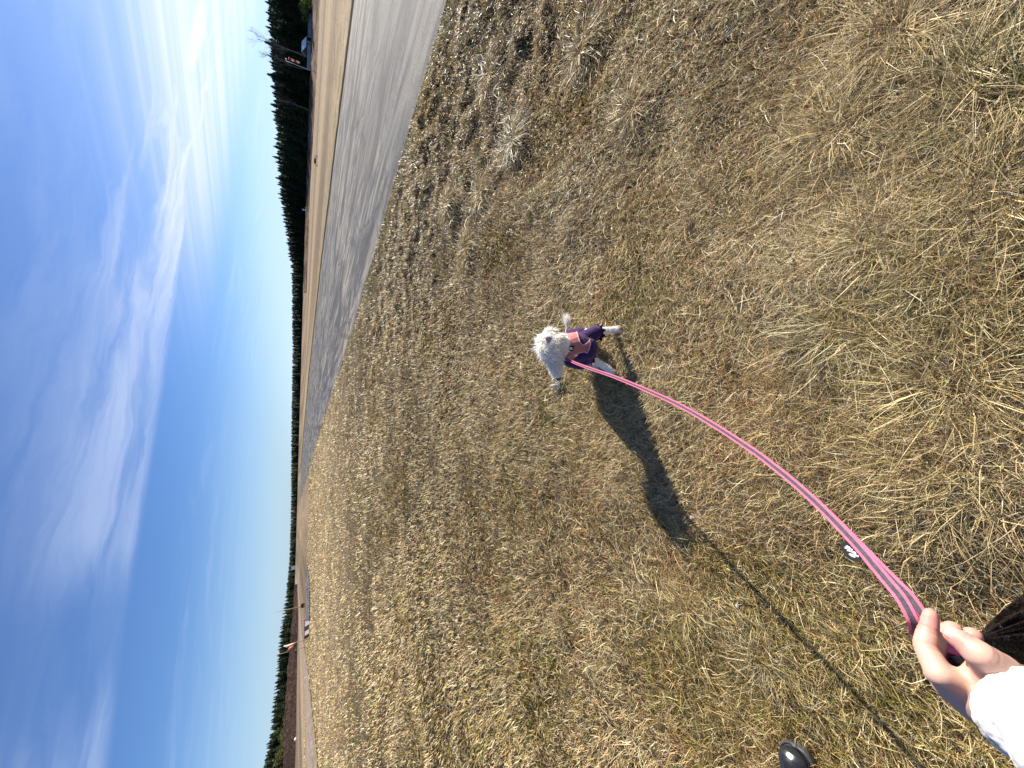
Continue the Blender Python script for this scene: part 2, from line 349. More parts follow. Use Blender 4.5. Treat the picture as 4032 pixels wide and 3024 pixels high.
# heather and bare brown strips in front of the forests
def heather(name, y0, y1, ny, pals, seed, amp):
    Ys = np.linspace(y0, y1, ny); nv = 14; V = []; Cc = []
    los = np.interp(Ys, [c[0] for c in COLS], [c[1] for c in COLS]); ups = np.interp(Ys, [c[0] for c in COLS], [c[2] for c in COLS])
    for Y, lo in zip(Ys, los):
        d = ray(lo, Y); az = math.atan2(d[0], d[1]); r0 = np.interp(az, TA, TR0); r1 = np.interp(az, TA, TR1)
        for k in range(nv+1):
            t = k/nv; r = r0*.985+(r1*.995-r0*.985)*t; V.append((r*math.sin(az), r*math.cos(az), t))
    V = np.array(V); t = V[:, 2].copy(); z = gz(V[:, 0].copy(), V[:, 1].copy())
    nz = fbm(V[:, 0], V[:, 1], .9, 4, seed); edge = sst(t, 0, .12)*sst(t, 1, .85)
    V[:, 2] = z+.05*edge+edge*amp*nz+(edge-1)*.15
    n2 = fbm(V[:, 0], V[:, 1], .25, 4, seed+3); f = sst(n2, .45, .62)[:, None]
    C = pals[0]*(1-f)+pals[1]*f
    f2 = (sst(nz, .62, .75)*.6)[:, None]; C = C*(1-f2)+pals[2]*f2
    Q = [(i*(nv+1)+j, i*(nv+1)+j+1, (i+1)*(nv+1)+j+1, (i+1)*(nv+1)+j) for i in range(ny-1) for j in range(nv)]
    me = mesh_np(name, V, quads=Q); color_attr(me, C, 'POINT')
    return link(name, me, pbr(name, (0, 0, 0), .95, .05, 'tint', (3, .45), (4, .9, .3)))
hth = heather('heather', 2300, 3400, 260, [np.array([.060, .036, .025]), np.array([.040, .024, .018]), np.array([.10, .07, .045])], 12, .55)
hth['kind'] = 'stuff'; hth['label'] = 'dark brown heather covering the bank below the left forest'; hth['category'] = 'heather'
hth = heather('heather', -450, 1150, 320, [np.array([.07, .042, .03]), np.array([.19, .135, .08]), np.array([.05, .03, .022])], 17, .25)
hth['kind'] = 'stuff'; hth['label'] = 'brown heather strip streaked with pale grass before the runway side forest'; hth['category'] = 'heather'

# ------------------------------------------------------------------ grass
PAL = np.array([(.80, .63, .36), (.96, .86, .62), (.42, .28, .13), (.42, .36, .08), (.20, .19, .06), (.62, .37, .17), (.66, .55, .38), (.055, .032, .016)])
def ribbons(root, head, el, L, W, curl, droop, col, ns):
    N = len(root); dt = 1./ns
    pos = root.copy(); Vs = []
    tw = rng.uniform(-.9, .9, N)
    for k in range(ns+1):
        t = k*dt; h = head+curl*t; e = el-droop*t
        w = W*(1.0 if k == 0 else (1-t*.85) if k < ns else .0)
        sx = np.stack([np.cos(h)*np.cos(tw), -np.sin(h)*np.cos(tw), np.sin(tw)], 1)
        if k < ns:
            Vs.append(pos-sx*w[:, None]/2); Vs.append(pos+sx*w[:, None]/2)
        else: Vs.append(pos)
        d = np.stack([np.sin(h)*np.cos(e), np.cos(h)*np.cos(e), np.sin(e)], 1)
        pos = pos+d*(L*dt)[:, None]
        pos[:, 2] = np.maximum(pos[:, 2], root[:, 2]-.004+.012*t)
    M = 2*ns+1; V = np.stack(Vs, 1).reshape(-1, 3); b0 = (np.arange(N)*M)[:, None]
    Q = np.concatenate([b0+np.array([[2*k, 2*k+1, 2*k+3, 2*k+2]]) for k in range(ns-1)], 1).reshape(-1, 4) if ns > 1 else np.zeros((0, 4), int)
    T = b0+np.array([[2*ns-2, 2*ns-1, 2*ns]])
    C4 = np.repeat(col, ns-1, 0) if ns > 1 else np.zeros((0, 3)); return V, Q, T, C4, col
def pick(x, y, jitter=.2):
    n1 = fbm(x, y, 2.0, 4, 1); n2 = fbm(x, y, 3.1, 4, 11); n3 = fbm(x, y, 2.4, 4, 21); n4 = fbm(x, y, 4.5, 3, 31)
    N = len(x); P = np.zeros((N, 8)); P[:, 0] = 1.25; P[:, 1] = .55+1.2*sst(n4, .5, .75); P[:, 2] = .9
    dist = np.hypot(x, y)
    far = sst(dist, 6, 18)
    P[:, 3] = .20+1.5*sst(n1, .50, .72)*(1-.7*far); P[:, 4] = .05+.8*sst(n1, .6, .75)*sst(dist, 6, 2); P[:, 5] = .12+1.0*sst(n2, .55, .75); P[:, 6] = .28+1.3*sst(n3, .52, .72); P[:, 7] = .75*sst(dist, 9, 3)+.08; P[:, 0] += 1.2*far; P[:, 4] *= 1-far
    edge = sst(xn(y)-x, 1.0, .1)*sst(xn(y)-x, -.4, 0); P[:, 3] += edge*2.5
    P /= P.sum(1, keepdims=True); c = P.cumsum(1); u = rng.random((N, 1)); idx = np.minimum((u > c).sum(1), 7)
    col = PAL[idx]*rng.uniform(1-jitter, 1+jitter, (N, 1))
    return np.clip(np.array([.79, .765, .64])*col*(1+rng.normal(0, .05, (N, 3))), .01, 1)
def pip(px, py, poly):
    c = np.zeros(len(px), bool)
    for i in range(len(poly)):
        x1, y1 = poly[i][:2]; x2, y2 = poly[(i+1) % len(poly)][:2]
        k = (y1 > py) != (y2 > py); c ^= k & (px < (x2-x1)*(py-y1)/((y2-y1) if y2 != y1 else 1e-9)+x1)
    return c
TRK = [G(*p) for p in tr_up]+[G(*p) for p in tr_dn[::-1]]; TXW = [G(*p) for p in lo+hi[::-1]]
def sample(N, mode):
    if mode == 0: th = np.radians(rng.uniform(6, 88.2, N)); r = CAM_H*np.tan(th)
    else: r = np.exp(rng.uniform(math.log(1.2), math.log(55), N))
    az = np.radians(rng.uniform(-84, 68, N)); x = r*np.sin(az); y = r*np.cos(az)
    p = np.stack([x, y, np.zeros(N)], 1)-CP; z = p @ F; X = 2016-FPX*(p @ UP)/z; Y = 1512-FPX*(p @ RI)/z
    k = (z > .05) & (X > 1100) & (X < 4500) & (Y > -450) & (Y < 3450)
    dn = xn(y)-x; k &= ~(pip(x, y, TRK) | pip(x, y, TXW)) | (rng.random(N) < .04); k &= ~((dn < (rng.random(N)-.35)*.12*np.maximum(r/6, 1)) & (x < xf(y)+.1))
    return x[k], y[k], r[k]
MG = pbr('dry_grass', (0, 0, 0), .46, .42, 'tint', None, None, 0, .20)
acc = []
def add_blades(x, y, r, base_len, ns, wid, el=(5, 50), droop=(.2, 1.5)):
    N = len(x); z = gz(x.copy(), y.copy())
    flow = fbm(x, y, .8, 2, 14)*9+fbm(x, y, 4., 2, 15)*3
    head = flow+rng.normal(0, 1.1, N); L = base_len*rng.uniform(.5, 1.5, N)*(1+.03*r)
    W = wid*rng.uniform(.6, 1.5, N)
    acc.append(ribbons(np.stack([x, y, z], 1), head, np.radians(rng.uniform(*el, N)), L, W, rng.normal(0, 1.6, N), rng.uniform(*droop, N), pick(x, y), ns))
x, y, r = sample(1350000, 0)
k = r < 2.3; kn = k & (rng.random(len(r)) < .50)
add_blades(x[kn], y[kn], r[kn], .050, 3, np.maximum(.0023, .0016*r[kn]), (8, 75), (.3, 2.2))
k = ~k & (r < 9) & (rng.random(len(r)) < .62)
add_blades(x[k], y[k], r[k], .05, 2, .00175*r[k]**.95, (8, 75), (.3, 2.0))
x2, y2, r2 = sample(420000, 1); k = (r2 > 6) & (x2 < xn(y2)+1)
add_blades(x2[k], y2[k], r2[k], .05, 1, .0017*r2[k], (10, 70))
# long strands lying over the mat, near the camera
x, y, r = sample(60000, 0); k = (r < 2.8) & (fbm(x, y, 1.3, 3, 18) > .42)
add_blades(x[k], y[k], r[k], .10, 4, np.maximum(.0024, .0016*r[k]), (6, 38), (.2, 1.1))
x, y, r = sample(20000, 0); k = (r < 3.2)
add_blades(x[k], y[k], r[k], .075, 4, np.maximum(.0032, .0021*r[k]), (8, 45), (.3, 1.6))
acc[-1] = (*acc[-1][:3], np.clip(acc[-1][3]*1.2+.05, 0, .85), np.clip(acc[-1][4]*1.2+.05, 0, .85))
# tussocks
tone = {0: [(.82, .66, .40), (.50, .36, .18)], 1: [(.90, .74, .42), (.66, .49, .24)], 2: [(.24, .22, .08), (.60, .48, .26)], 3: [(.80, .69, .48), (.52, .43, .28)]}
for ti_, (tx, ty, tr, th, tn) in enumerate(TUSW):
    big = ti_ < len(TUS); dd = math.hypot(tx, ty); N = int(min(1500, 9000*tr*tr/max(dd, 1)**.8*2.2))
    if N < 20: continue
    a = rng.uniform(0, 2*math.pi, N); q = np.abs(rng.normal(0, .34, N))*tr; x = tx+q*np.sin(a); y = ty+q*np.cos(a)
    if tx > xn(ty)-tr: continue
    z = gz(x.copy(), y.copy()); L = tr*rng.uniform(.25, .82 if big else .66, N); f = rng.random((N, 1)); cA, cB = [np.array(v)*(1, 1.02, .9) for v in tone[tn]]
    col = (cA*(1-f)+cB*f)*rng.uniform(.38, 1.08 if big else .86, (N, 1)); lean = rng.normal(0, .5, N)
    acc.append(ribbons(np.stack([x, y, z], 1), a+lean, np.radians(rng.uniform(4, 42, N)), L, np.maximum(.0021, .0015*dd)*rng.uniform(.6, 1.3, N), rng.normal(0, 1.2, N), rng.uniform(.7, 2.2, N), np.clip(col, .01, 1), 3))
off = 0; Vs = []; Qs = []; Ts = []; C1 = []; C2 = []
for V, Q, T, cq, ct in acc:
    Vs.append(V); Qs.append(Q+off); Ts.append(T+off); C1.append(cq); C2.append(ct); off += len(V)
me = mesh_np('grass', np.concatenate(Vs), quads=np.concatenate(Qs), tris=np.concatenate(Ts))
color_attr(me, np.concatenate(C1+C2), 'FACE')
print('grass faces', len(me.polygons))
g = link('grass', me, MG, kind='stuff', label='matted dry straw coloured grass and moss covering the airfield', category='grass')
del acc, Vs, Qs, Ts, C1, C2


# ------------------------------------------------------------------ forests
def spruce_mesh(seed, full=True, H=12., slim=1.):
    r_ = np.random.default_rng(seed); V = []; T = []; C = []
    nw = 30 if full else 11; z0 = H*r_.uniform(.06, .16)
    lopx, lopy = r_.uniform(0, 6.28), r_.uniform(0, 6.28)
    # dense inner foliage in jagged tiers
    nt_ = 14 if full else 9
    for w in range(nt_):
        t = w/nt_; zb = z0+(H-z0)*t**.95; zt_ = min(H, zb+(H-z0)*.17); n_ = 9; Rr = (.195*H*slim*(1-t)**.85+.012*H)*r_.uniform(.85, 1.15)*(1.0 if not full else .78)
        ph = r_.uniform(0, 6.28)
        for k in range(n_):
            a0, a1, am = ph+6.283*k/n_, ph+6.283*(k+1)/n_, ph+6.283*(k+.5)/n_; q_ = Rr*r_.uniform(.8, 1.3); i_ = Rr*.72; b0 = len(V); sh = r_.uniform(.6, 1.3)
            V += [(0, 0, zt_), (i_*math.cos(a0), i_*math.sin(a0), zb+.02*H), (q_*math.cos(am), q_*math.sin(am), zb-r_.uniform(.0, .035)*H), (i_*math.cos(a1), i_*math.sin(a1), zb+.02*H)]
            T += [(b0, b0+1, b0+2), (b0, b0+2, b0+3)]; C += [(.026*sh, .040*sh, .016*sh)]*2
    for w in range(nw if full else 0):
        t = w/(nw-1); z = z0+(H*.985-z0)*t**.92
        Rr = (.23*H*slim*(1-t)**.8+.02*H)*r_.uniform(.75, 1.2)
        nb_ = int((9 if full else 6)*(1-t*.45))
        for k in range(nb_):
            a = 2*math.pi*(k+r_.random())/nb_; L = Rr*r_.uniform(.6, 1.2)*(1+.18*math.sin(a+lopx+5*t)); dz = -L*r_.uniform(.12, .5)*(1-t*1.3)
            ca, sa = math.cos(a), math.sin(a); shade = r_.uniform(.6, 1.4)
            def q(rad, side, dzz): return (ca*rad-sa*side, sa*rad+ca*side, z+dzz)
            wd = L*r_.uniform(.16, .3)
            pieces = [[q(.02*L, 0, .02*L), q(L*.55, wd, dz*.4-.03*L), q(L, 0, dz+L*.10)], [q(.02*L, 0, .02*L), q(L, 0, dz+L*.10), q(L*.55, -wd, dz*.4-.03*L)]]
            if full:
                for m in range(5):
                    f = r_.uniform(.25, .98); s = r_.uniform(-1, 1)*wd; h = L*r_.uniform(.14, .34)
                    pieces.append([q(L*f-.09*L, s, dz*f), q(L*f+.09*L, s*1.3, dz*f), q(L*f+.02*L, s*1.3, dz*f-h)])
            for p in pieces:
                b0 = len(V); V += p; T.append((b0, b0+1, b0+2)); sh = shade*r_.uniform(.7, 1.25); C.append((.030*sh, .046*sh, .017*sh))
    # leader
    b0 = len(V); V += [(-.05, 0, H*.95), (.05, 0, H*.95), (0, 0, H*1.03)]; T.append((b0, b0+1, b0+2)); C.append((.03, .045, .02))
    return V, T, C
def trunk_mesh(H, r, seed):
    V = []; Q = []; r_ = np.random.default_rng(seed); n = 7
    for i in range(n+1):
        t = i/n; rr_ = r*(1-t*.92); ox = .12*math.sin(3*t+seed)
        for k in range(6): V.append((rr_*math.cos(k*1.047)+ox*t, rr_*math.sin(k*1.047), H*.97*t-.3*(i == 0)))
    for i in range(n):
        for k in range(6): Q.append((i*6+k, i*6+(k+1) % 6, i*6+6+(k+1) % 6, i*6+6+k))
    return mesh_np('trunk', V, quads=Q, smooth=True)
M_needle = pbr('needles', (0, 0, 0), .7, .2, 'tint', None, None, 0, .15)
M_bark = pbr('bark', (.11, .08, .06), .9, .1, None, (4, .4))
M_pine = pbr('pine_bark', (.22, .13, .08), .9, .1, None, (3, .4))
VAR = []
for s_i in range(7):
    V, T, C = spruce_mesh(100+s_i, True, 12., [.8, 1, .9, 1.15, .7, 1.05, .85][s_i]); me = mesh_np('crown', V, tris=T); color_attr(me, C); me.materials.append(M_needle)
    tm = trunk_mesh(12., .16, s_i); tm.materials.append(M_bark); VAR.append((me, tm))
def place_tree(i, loc, h, label, group, wob=1.):
    cr, tr_ = VAR[i % len(VAR)]; root = thing('spruce_tree', label, 'tree', loc, group)
    k = h/12.; root.scale = (k*wob, k*wob, k); root.rotation_euler = (rng.normal(0, .015), rng.normal(0, .015), rng.uniform(0, 6.28))
    for nm, m_ in (('crown', cr), ('trunk', tr_)):
        c = bpy.data.objects.new(nm, m_); SC.collection.objects.link(c); c.parent = root
def top_h(Y, dist, az, extra=0.):
    """height a tree needs at this distance to reach the forest's outline"""
    tops = np.interp(Y, [c[0] for c in COLS], [c[3] for c in COLS]); d = ray(tops, Y); rr_ = math.hypot(d[0], d[1])
    return CAM_H+d[2]*dist/rr_
def az_of(Y): d = ray(np.interp(Y, [c[0] for c in COLS], [c[2] for c in COLS]), Y); return math.atan2(d[0], d[1])
def forest_edge(Y0, Y1, rows, spacing, label, group, hj=(.80, 1.03), skip=None):
    n_ = 0
    for row in range(rows):
        Y = Y0+rng.uniform(0, 12)
        while Y < Y1:
            az = az_of(Y); r1 = np.interp(az, TA, TR1); dist = r1*1.06+row*5+rng.uniform(-2, 2.5)
            x, y = dist*math.sin(az), dist*math.cos(az); g = float(gz(np.array([x]), np.array([y]))[0])
            h = 1.12*(top_h(Y, dist, az)-g)*rng.uniform(*hj)*(1.03 if rng.random() < .2 else .97)
            if not (skip and skip(Y) and row == 0): place_tree(int(rng.integers(0, 7)), (x, y, g-.1), max(h, 4), label, group, rng.uniform(.9, 1.3)); n_ += 1
            Y += spacing*rng.uniform(.6, 1.4)*FPX/dist*.85
    return n_
n1 = forest_edge(-60, 1120, 2, 2.3, 'dark spruce in the forest edge on the runway side of the field', 'spruces along the forest on the runway side')
n2 = forest_edge(2290, 3080, 2, 3.0, 'dark spruce in the forest above the brown heather bank', 'spruces above the brown heather bank', (.70, 1.02))
print('trees', n1, n2)
# far wood and the depth of both forests as one mass
LOW = [spruce_mesh(300+k, False, 12., .95) for k in range(5)]
VV = []; TT = []; CC = []; off = 0
def mass(Y, dist, hf):
    global off
    az = az_of(Y)+rng.normal(0, .002); x, y = dist*math.sin(az), dist*math.cos(az); g = float(gz(np.array([x]), np.array([y]))[0])
    h = (top_h(Y, dist, az)-g)*hf; V, T, C = LOW[int(rng.integers(0, 5))]; k = max(h, 3)/12.; c, s = math.cos(az*977), math.sin(az*977); V = np.array(V)
    w = rng.uniform(1., 1.5); P_ = np.stack([(V[:, 0]*c-V[:, 1]*s)*k*w+x, (V[:, 0]*s+V[:, 1]*c)*k*w+y, V[:, 2]*k+g-.2], 1)
    VV.append(P_); TT.append(np.array(T)+off); CC.append(np.array(C)*rng.uniform(.8, 1.2)); off += len(V)
for Y in np.arange(1085, 2330, 3.2):
    az = az_of(Y); r1 = np.interp(az, TA, TR1)
    for row in range(3): mass(Y+rng.uniform(-3, 3), r1*1.12+row*9+rng.uniform(-4, 4), rng.uniform(1.0, 1.16))
for rg in ((-80, 1110), (2310, 3100)):
    for Y in np.arange(*rg, 10.):
        az = az_of(Y); r1 = np.interp(az, TA, TR1)
        for row in range(4): mass(Y+rng.uniform(-6, 6), r1*1.08+7+row*7+rng.uniform(-3, 3), rng.uniform(.86, 1.06))
me = mesh_np('forest', np.concatenate(VV), tris=np.concatenate(TT)); color_attr(me, np.concatenate(CC))
link('forest', me, M_needle, kind='stuff', label='far dark spruce wood along the horizon', category='forest')
# bushes on the hillside at the left and by the runway side forest
def bush(Y, X, dist_f, w, h, col, label, group=None):
    az = az_of(Y); dist = np.interp(az, TA, TR1)*dist_f; x, y = dist*math.sin(az), dist*math.cos(az); g = float(gz(np.array([x]), np.array([y]))[0])
    root = thing('bush', label, 'bush', (x, y, g-.1), group); N = 900; u = rng.normal(0, 1, (N, 3)); u /= np.linalg.norm(u, axis=1)[:, None]
    rr_ = rng.random(N)**.4*(1+.25*np.sin(u[:, 0]*5)+.2*np.sin(u[:, 1]*7)); P_ = u*rr_[:, None]*np.array([w/2, w/2, h/2])+np.array([0, 0, h*.5])
    sz = .09*h; A_ = rng.normal(0, sz, (N, 3)); B_ = rng.normal(0, sz, (N, 3)); V = np.stack([P_, P_+A_, P_+B_], 1).reshape(-1, 3); T = np.arange(3*N).reshape(-1, 3)
    me = mesh_np('foliage', V, tris=T); color_attr(me, np.array(col)*rng.uniform(.6, 1.4, (N, 1))); me.materials.append(M_needle)
    c = bpy.data.objects.new('foliage', me); SC.collection.objects.link(c); c.parent = root
    V = []; Q = []
    for k in range(5):
        a = k*1.26; b0 = len(V)
        for t in (0, 1):
            for m in range(3): V.append((math.cos(a)*w*.2*t+.04*math.cos(m*2.1), math.sin(a)*w*.2*t+.04*math.sin(m*2.1), h*.55*t))
        for m in range(3): Q.append((b0+m, b0+(m+1) % 3, b0+3+(m+1) % 3, b0+3+m))
    me = mesh_np('stem', V, quads=Q); me.materials.append(M_bark); c = bpy.data.objects.new('stem', me); SC.collection.objects.link(c); c.parent = root
bush(48, 1215, .97, 4.2, 2.6, (.085, .12, .02), 'bright green rounded bush beside the low blue grey shed')
for k in range(26):
    bush(rng.uniform(2820, 3080), 0, rng.uniform(1.01, 1.10), rng.uniform(2, 4), rng.uniform(.7, 2.4), (.085, .085, .025), 'olive green low bush on the slope below the left forest', 'low bushes on the slope')
# bare birch
def birch(Y, dist_f, topX, label, seed):
    az = az_of(Y); dist = np.interp(az, TA, TR1)*dist_f; x, y = dist*math.sin(az), dist*math.cos(az); g = float(gz(np.array([x]), np.array([y]))[0])
    d = ray(topX, Y); H = CAM_H+d[2]*dist/math.hypot(d[0], d[1])-g; r_ = np.random.default_rng(seed)
    root = thing('birch_tree', label, 'tree', (x, y, g)); Vt, Qt, Vc, Qc = [], [], [], []
    def tube(V, Q, p, q, r0, r1):
        p = np.array(p, float); q = np.array(q, float); d = q-p; d /= np.linalg.norm(d); s = np.cross(d, [.3, .2, 1.]) if abs(d[2]) < .9 else np.cross(d, [1., 0, 0]); s /= np.linalg.norm(s); t = np.cross(d, s); b0 = len(V)
        for c_, rr_ in ((p, r0), (q, r1)):
            for k in range(3): V.append(tuple(c_+rr_*(s*math.cos(2.09*k)+t*math.sin(2.09*k))))
        for k in range(3): Q.append((b0+k, b0+(k+1) % 3, b0+3+(k+1) % 3, b0+3+k))
    def grow(p, d, L, r, dep):
        q = p+d*L
        tube(Vc if dep > 0 else Vt, Qc if dep > 0 else Qt, p, q, r, r*.7)
        if dep >= 4: return
        for k in range(3 if dep else 2):
            nd_ = d+r_.normal(0, .34, 3)+np.array([0, 0, .18]); nd_ /= np.linalg.norm(nd_); grow(q if k else p+d*L*r_.uniform(.5, .9), nd_, L*r_.uniform(.62, .85), r*.58, dep+1)
    for st in range(2):
        p = np.array([r_.normal(0, .3), r_.normal(0, .3), 0.]); n_ = 7
        for i in range(n_):
            q = p+np.array([r_.normal(0, .12), r_.normal(0, .12), H/n_]); tube(Vt, Qt, p, q, .075*(1-i/n_)+.012, .075*(1-(i+1)/n_)+.012)
            if i >= 2:
                for k in range(3):
                    dd = np.array([r_.normal(0, .5), r_.normal(0, .5), .9]); dd /= np.linalg.norm(dd); grow(q, dd, H*.11*r_.uniform(.6, 1.1), .020, 1)
            p = q
    for nm, V, Q, m_ in (('trunk', Vt, Qt, M_birch), ('crown', Vc, Qc, M_twig)):
        me = mesh_np(nm, V, quads=Q); me.materials.append(m_); c = bpy.data.objects.new(nm, me); SC.collection.objects.link(c); c.parent = root
M_birch = pbr('birch_bark', (.24, .22, .21), .8, .2, None, (3, .5)); M_twig = pbr('twigs', (.13, .10, .10), .8, .2)
birch(232, .985, 1026, 'tall bare pale birch standing out of the spruces beside the red and white windsock', 5)
birch(275, .985, 1060, 'shorter bare grey birch just left of the tall pale one', 8)
birch(430, .985, 1110, 'slender bare birch at the front of the dark forest', 11)

# ------------------------------------------------------------------ airfield things
def boxmesh(name, boxes, bev=0.):
    V = []; Q = []
    for (c, s, rz) in boxes:
        b0 = len(V); cz, sz_ = math.cos(rz), math.sin(rz)
        for dz in (-.5, .5):
            for dx, dy in ((-.5, -.5), (.5, -.5), (.5, .5), (-.5, .5)):
                x, y = dx*s[0], dy*s[1]; V.append((c[0]+x*cz-y*sz_, c[1]+x*sz_+y*cz, c[2]+dz*s[2]))
        Q += [(b0+3, b0+2, b0+1, b0), (b0+4, b0+5, b0+6, b0+7)]+[(b0+k, b0+(k+1) % 4, b0+4+(k+1) % 4, b0+4+k) for k in range(4)]
    return mesh_np(name, V, quads=Q)
def child(root, name, me, mat):
    if len(me.materials) == 0: me.materials.append(mat)
    c = bpy.data.objects.new(name, me); SC.collection.objects.link(c); c.parent = root; return c
def tubemesh(name, pts, rads, n=10, closed_ends=True):
    pts = np.array(pts, float); V = []; Q = []; P_ = []
    prev = None
    for i, p in enumerate(pts):
        d = pts[min(i+1, len(pts)-1)]-pts[max(i-1, 0)]; d /= np.linalg.norm(d)
        if prev is None: s = np.cross(d, [0, 0, 1.]) if abs(d[2]) < .95 else np.cross(d, [1., 0, 0])
        else: s = prev-d*(prev @ d)
        s /= np.linalg.norm(s); prev = s; t = np.cross(d, s)
        for k in range(n): a = 2*math.pi*k/n; V.append(p+rads[i]*(s*math.cos(a)+t*math.sin(a)))
    for i in range(len(pts)-1):
        for k in range(n): Q.append((i*n+k, i*n+(k+1) % n, i*n+n+(k+1) % n, i*n+n+k))
    polys = [list(q) for q in Q]
    if closed_ends: polys += [list(range(n))[::-1], [len(V)-n+k for k in range(n)]]
    return mesh_np(name, V, polys=polys, smooth=True)
M_white = pbr('white_paint', (.74, .74, .72), .5, .4); M_red = pbr('red_cloth', (.45, .03, .03), .7, .2); M_red2 = pbr('faded_red', (.42, .12, .09), .6, .3)
M_grey = pbr('grey_metal', (.35, .34, .33), .5, .4); M_dkgreen = pbr('dark_green_boards', (.03, .06, .055), .7, .2, None, (3, .3)); M_bluegrey = pbr('blue_grey_sheet', (.17, .20, .28), .6, .3, None, (1.5, .25))
M_wood = pbr('weathered_wood', (.32, .25, .17), .85, .1, None, (5, .35)); M_black = pbr('black_paint', (.02, .02, .02), .6, .3); M_orange = pbr('orange_paint', (.62, .25, .10), .6, .3)
def face_cam(p): return math.atan2(-p[0], p[1])   # rotation that turns local -y toward the camera
# runway side windsock, hanging limp
p = G(1245, 285); az = math.atan2(p[0], p[1]); r_b = .98*np.interp(az, TA, TR0); p = np.array([r_b*math.sin(az), r_b*math.cos(az), 0]); p[2] = float(gz(p[:1].copy(), p[1:2].copy())[0]); sc_ = r_b*.81/110
k_ = np.linalg.norm(p[:2])
root = thing('windsock', 'limp red and white striped windsock on a thin pole before the runway side forest', 'windsock', tuple(p))
Hs = 6.4*k_/127
child(root, 'pole', tubemesh('pole', [(0, 0, 0), (0, 0, Hs)], [.06, .05], 8), M_grey)
child(root, 'arm', tubemesh('arm', [(0, 0, Hs-.05), (.75, .2, Hs)], [.05, .04], 6), M_grey)
zt = Hs-.5; cols = [M_red, M_white, M_red, M_white]; sx = .85
for k in range(4):
    L = .50; w0 = .26*(1-k*.10); w1 = .26*(1-(k+1)*.10)
    child(root, 'sock_band', tubemesh('sock_band', [(sx+.04*math.sin(k*2), .2, zt), (sx+.05*math.cos(k*2.), .24, zt-L*.5), (sx+.06*math.sin(k*2+1), .2, zt-L)], [w0, w0*.86, w1], 10), cols[k]); zt -= L
# white roofed shed
def at(X, Y, f=1.0, low=True):
    d = ray(X, Y); az = math.atan2(d[0], d[1]); r_ = np.interp(az, TA, TR0 if low else TR1)*f; q = np.array([r_*math.sin(az), r_*math.cos(az)]); return np.array([q[0], q[1], float(gz(q[:1].copy(), q[1:2].copy())[0])]), az
p, az = at(1215, 188, 1.0, False); root = thing('shed', 'dark green shed with a bright white sheet roof under the spruces', 'shed', tuple(p)); root.rotation_euler = (0, 0, face_cam(p)+.95)
s = np.linalg.norm(p[:2])/100*.42
child(root, 'wall', boxmesh('wall', [((0, 0, .95*s), (5.2*s, 3.2*s, 2.1*s), 0)]), M_dkgreen)
V = [(-3*s, -2.1*s, 1.9*s), (3*s, -2.1*s, 1.9*s), (3*s, .6*s, 3.5*s), (-3*s, .6*s, 3.5*s), (-3*s, 2*s, 2.1*s), (3*s, 2*s, 2.1*s)]; V += [(a, b_, c_+.1) for a, b_, c_ in V]
child(root, 'roof', mesh_np('roof', V, polys=[(3, 2, 1, 0), (4, 5, 2, 3), (6, 7, 8, 9), (9, 8, 11, 10), (0, 1, 7, 6), (5, 4, 10, 11), (1, 2, 8, 7), (2, 5, 11, 8), (3, 0, 6, 9), (4, 3, 9, 10)]), M_white)
child(root, 'roof_rib', boxmesh('roof_rib', [((x_*s, -.78*s, 2.82*s), (.06*s, .05, .06), 0) for x_ in (-2, -1, 0, 1, 2)]), M_grey)
child(root, 'door', boxmesh('door', [((.9*s, -1.62*s, .9*s), (1.0*s, .06, 1.8*s), 0)]), M_grey)
p, az = at(1225, 105, .97, False); root = thing('shed', 'low blue grey shed with a flat sheet roof beside the green bush', 'shed', tuple(p)); root.rotation_euler = (0, 0, face_cam(p)+.1)
child(root, 'wall', boxmesh('wall', [((0, 0, .4), (4.4, 2.0, .85), 0)]), M_bluegrey)
child(root, 'roof', boxmesh('roof', [((0, 0, .88), (4.6, 2.3, .10), 0)]), pbr('dark_blue_roof', (.05, .07, .14), .5, .4))
child(root, 'post', boxmesh('post', [((x_, -1.04, .40), (.10, .06, .8), 0) for x_ in (-2.1, -1.05, 0, 1.05, 2.1)]), M_grey)
p, az = at(1222, 228, .98, False); root = thing('fence', 'low pale grey board fence between the white roofed shed and the windsock', 'fence', tuple(p)); root.rotation_euler = (0, 0, face_cam(p))
child(root, 'board', boxmesh('board', [((0, 0, z_), (5.2, .05, .3), 0) for z_ in (.15, .45, .75)]), pbr('grey_boards', (.30, .31, .32), .8, .2, None, (4, .25)))
child(root, 'post', boxmesh('post', [((x_, .06, .45), (.12, .08, .95), 0) for x_ in (-2.5, -1.2, 0, 1.2, 2.5)]), M_grey)
# field markers
p = G(1249, 632); root = thing('field_marker', 'small dark red and white marker board standing in the pale field', 'marker', tuple(p)); root.rotation_euler = (0, 0, face_cam(p)); s = np.linalg.norm(p[:2])/60
child(root, 'board', boxmesh('board', [((-.1*s, 0, .22*s), (.62*s, .06, .26*s), 0)]), M_red2)
child(root, 'stripe', boxmesh('stripe', [((-.2*s, -.035, .22*s), (.12*s, .012, .262*s), 0)]), M_black)
V = [(.22*s, -.1, 0), (.62*s, -.1, 0), (.42*s, -.1, .36*s), (.22*s, .2, 0), (.62*s, .2, 0), (.42*s, .1, .36*s)]
child(root, 'end_wedge', mesh_np('end_wedge', V, polys=[(0, 1, 2), (5, 4, 3), (0, 2, 5, 3), (2, 1, 4, 5), (1, 0, 3, 4)]), M_white)
p = G(1249, 652); root = thing('field_marker', 'tiny white marker stub left of the red and white board in the field', 'marker', tuple(p)); root.rotation_euler = (0, 0, face_cam(p))
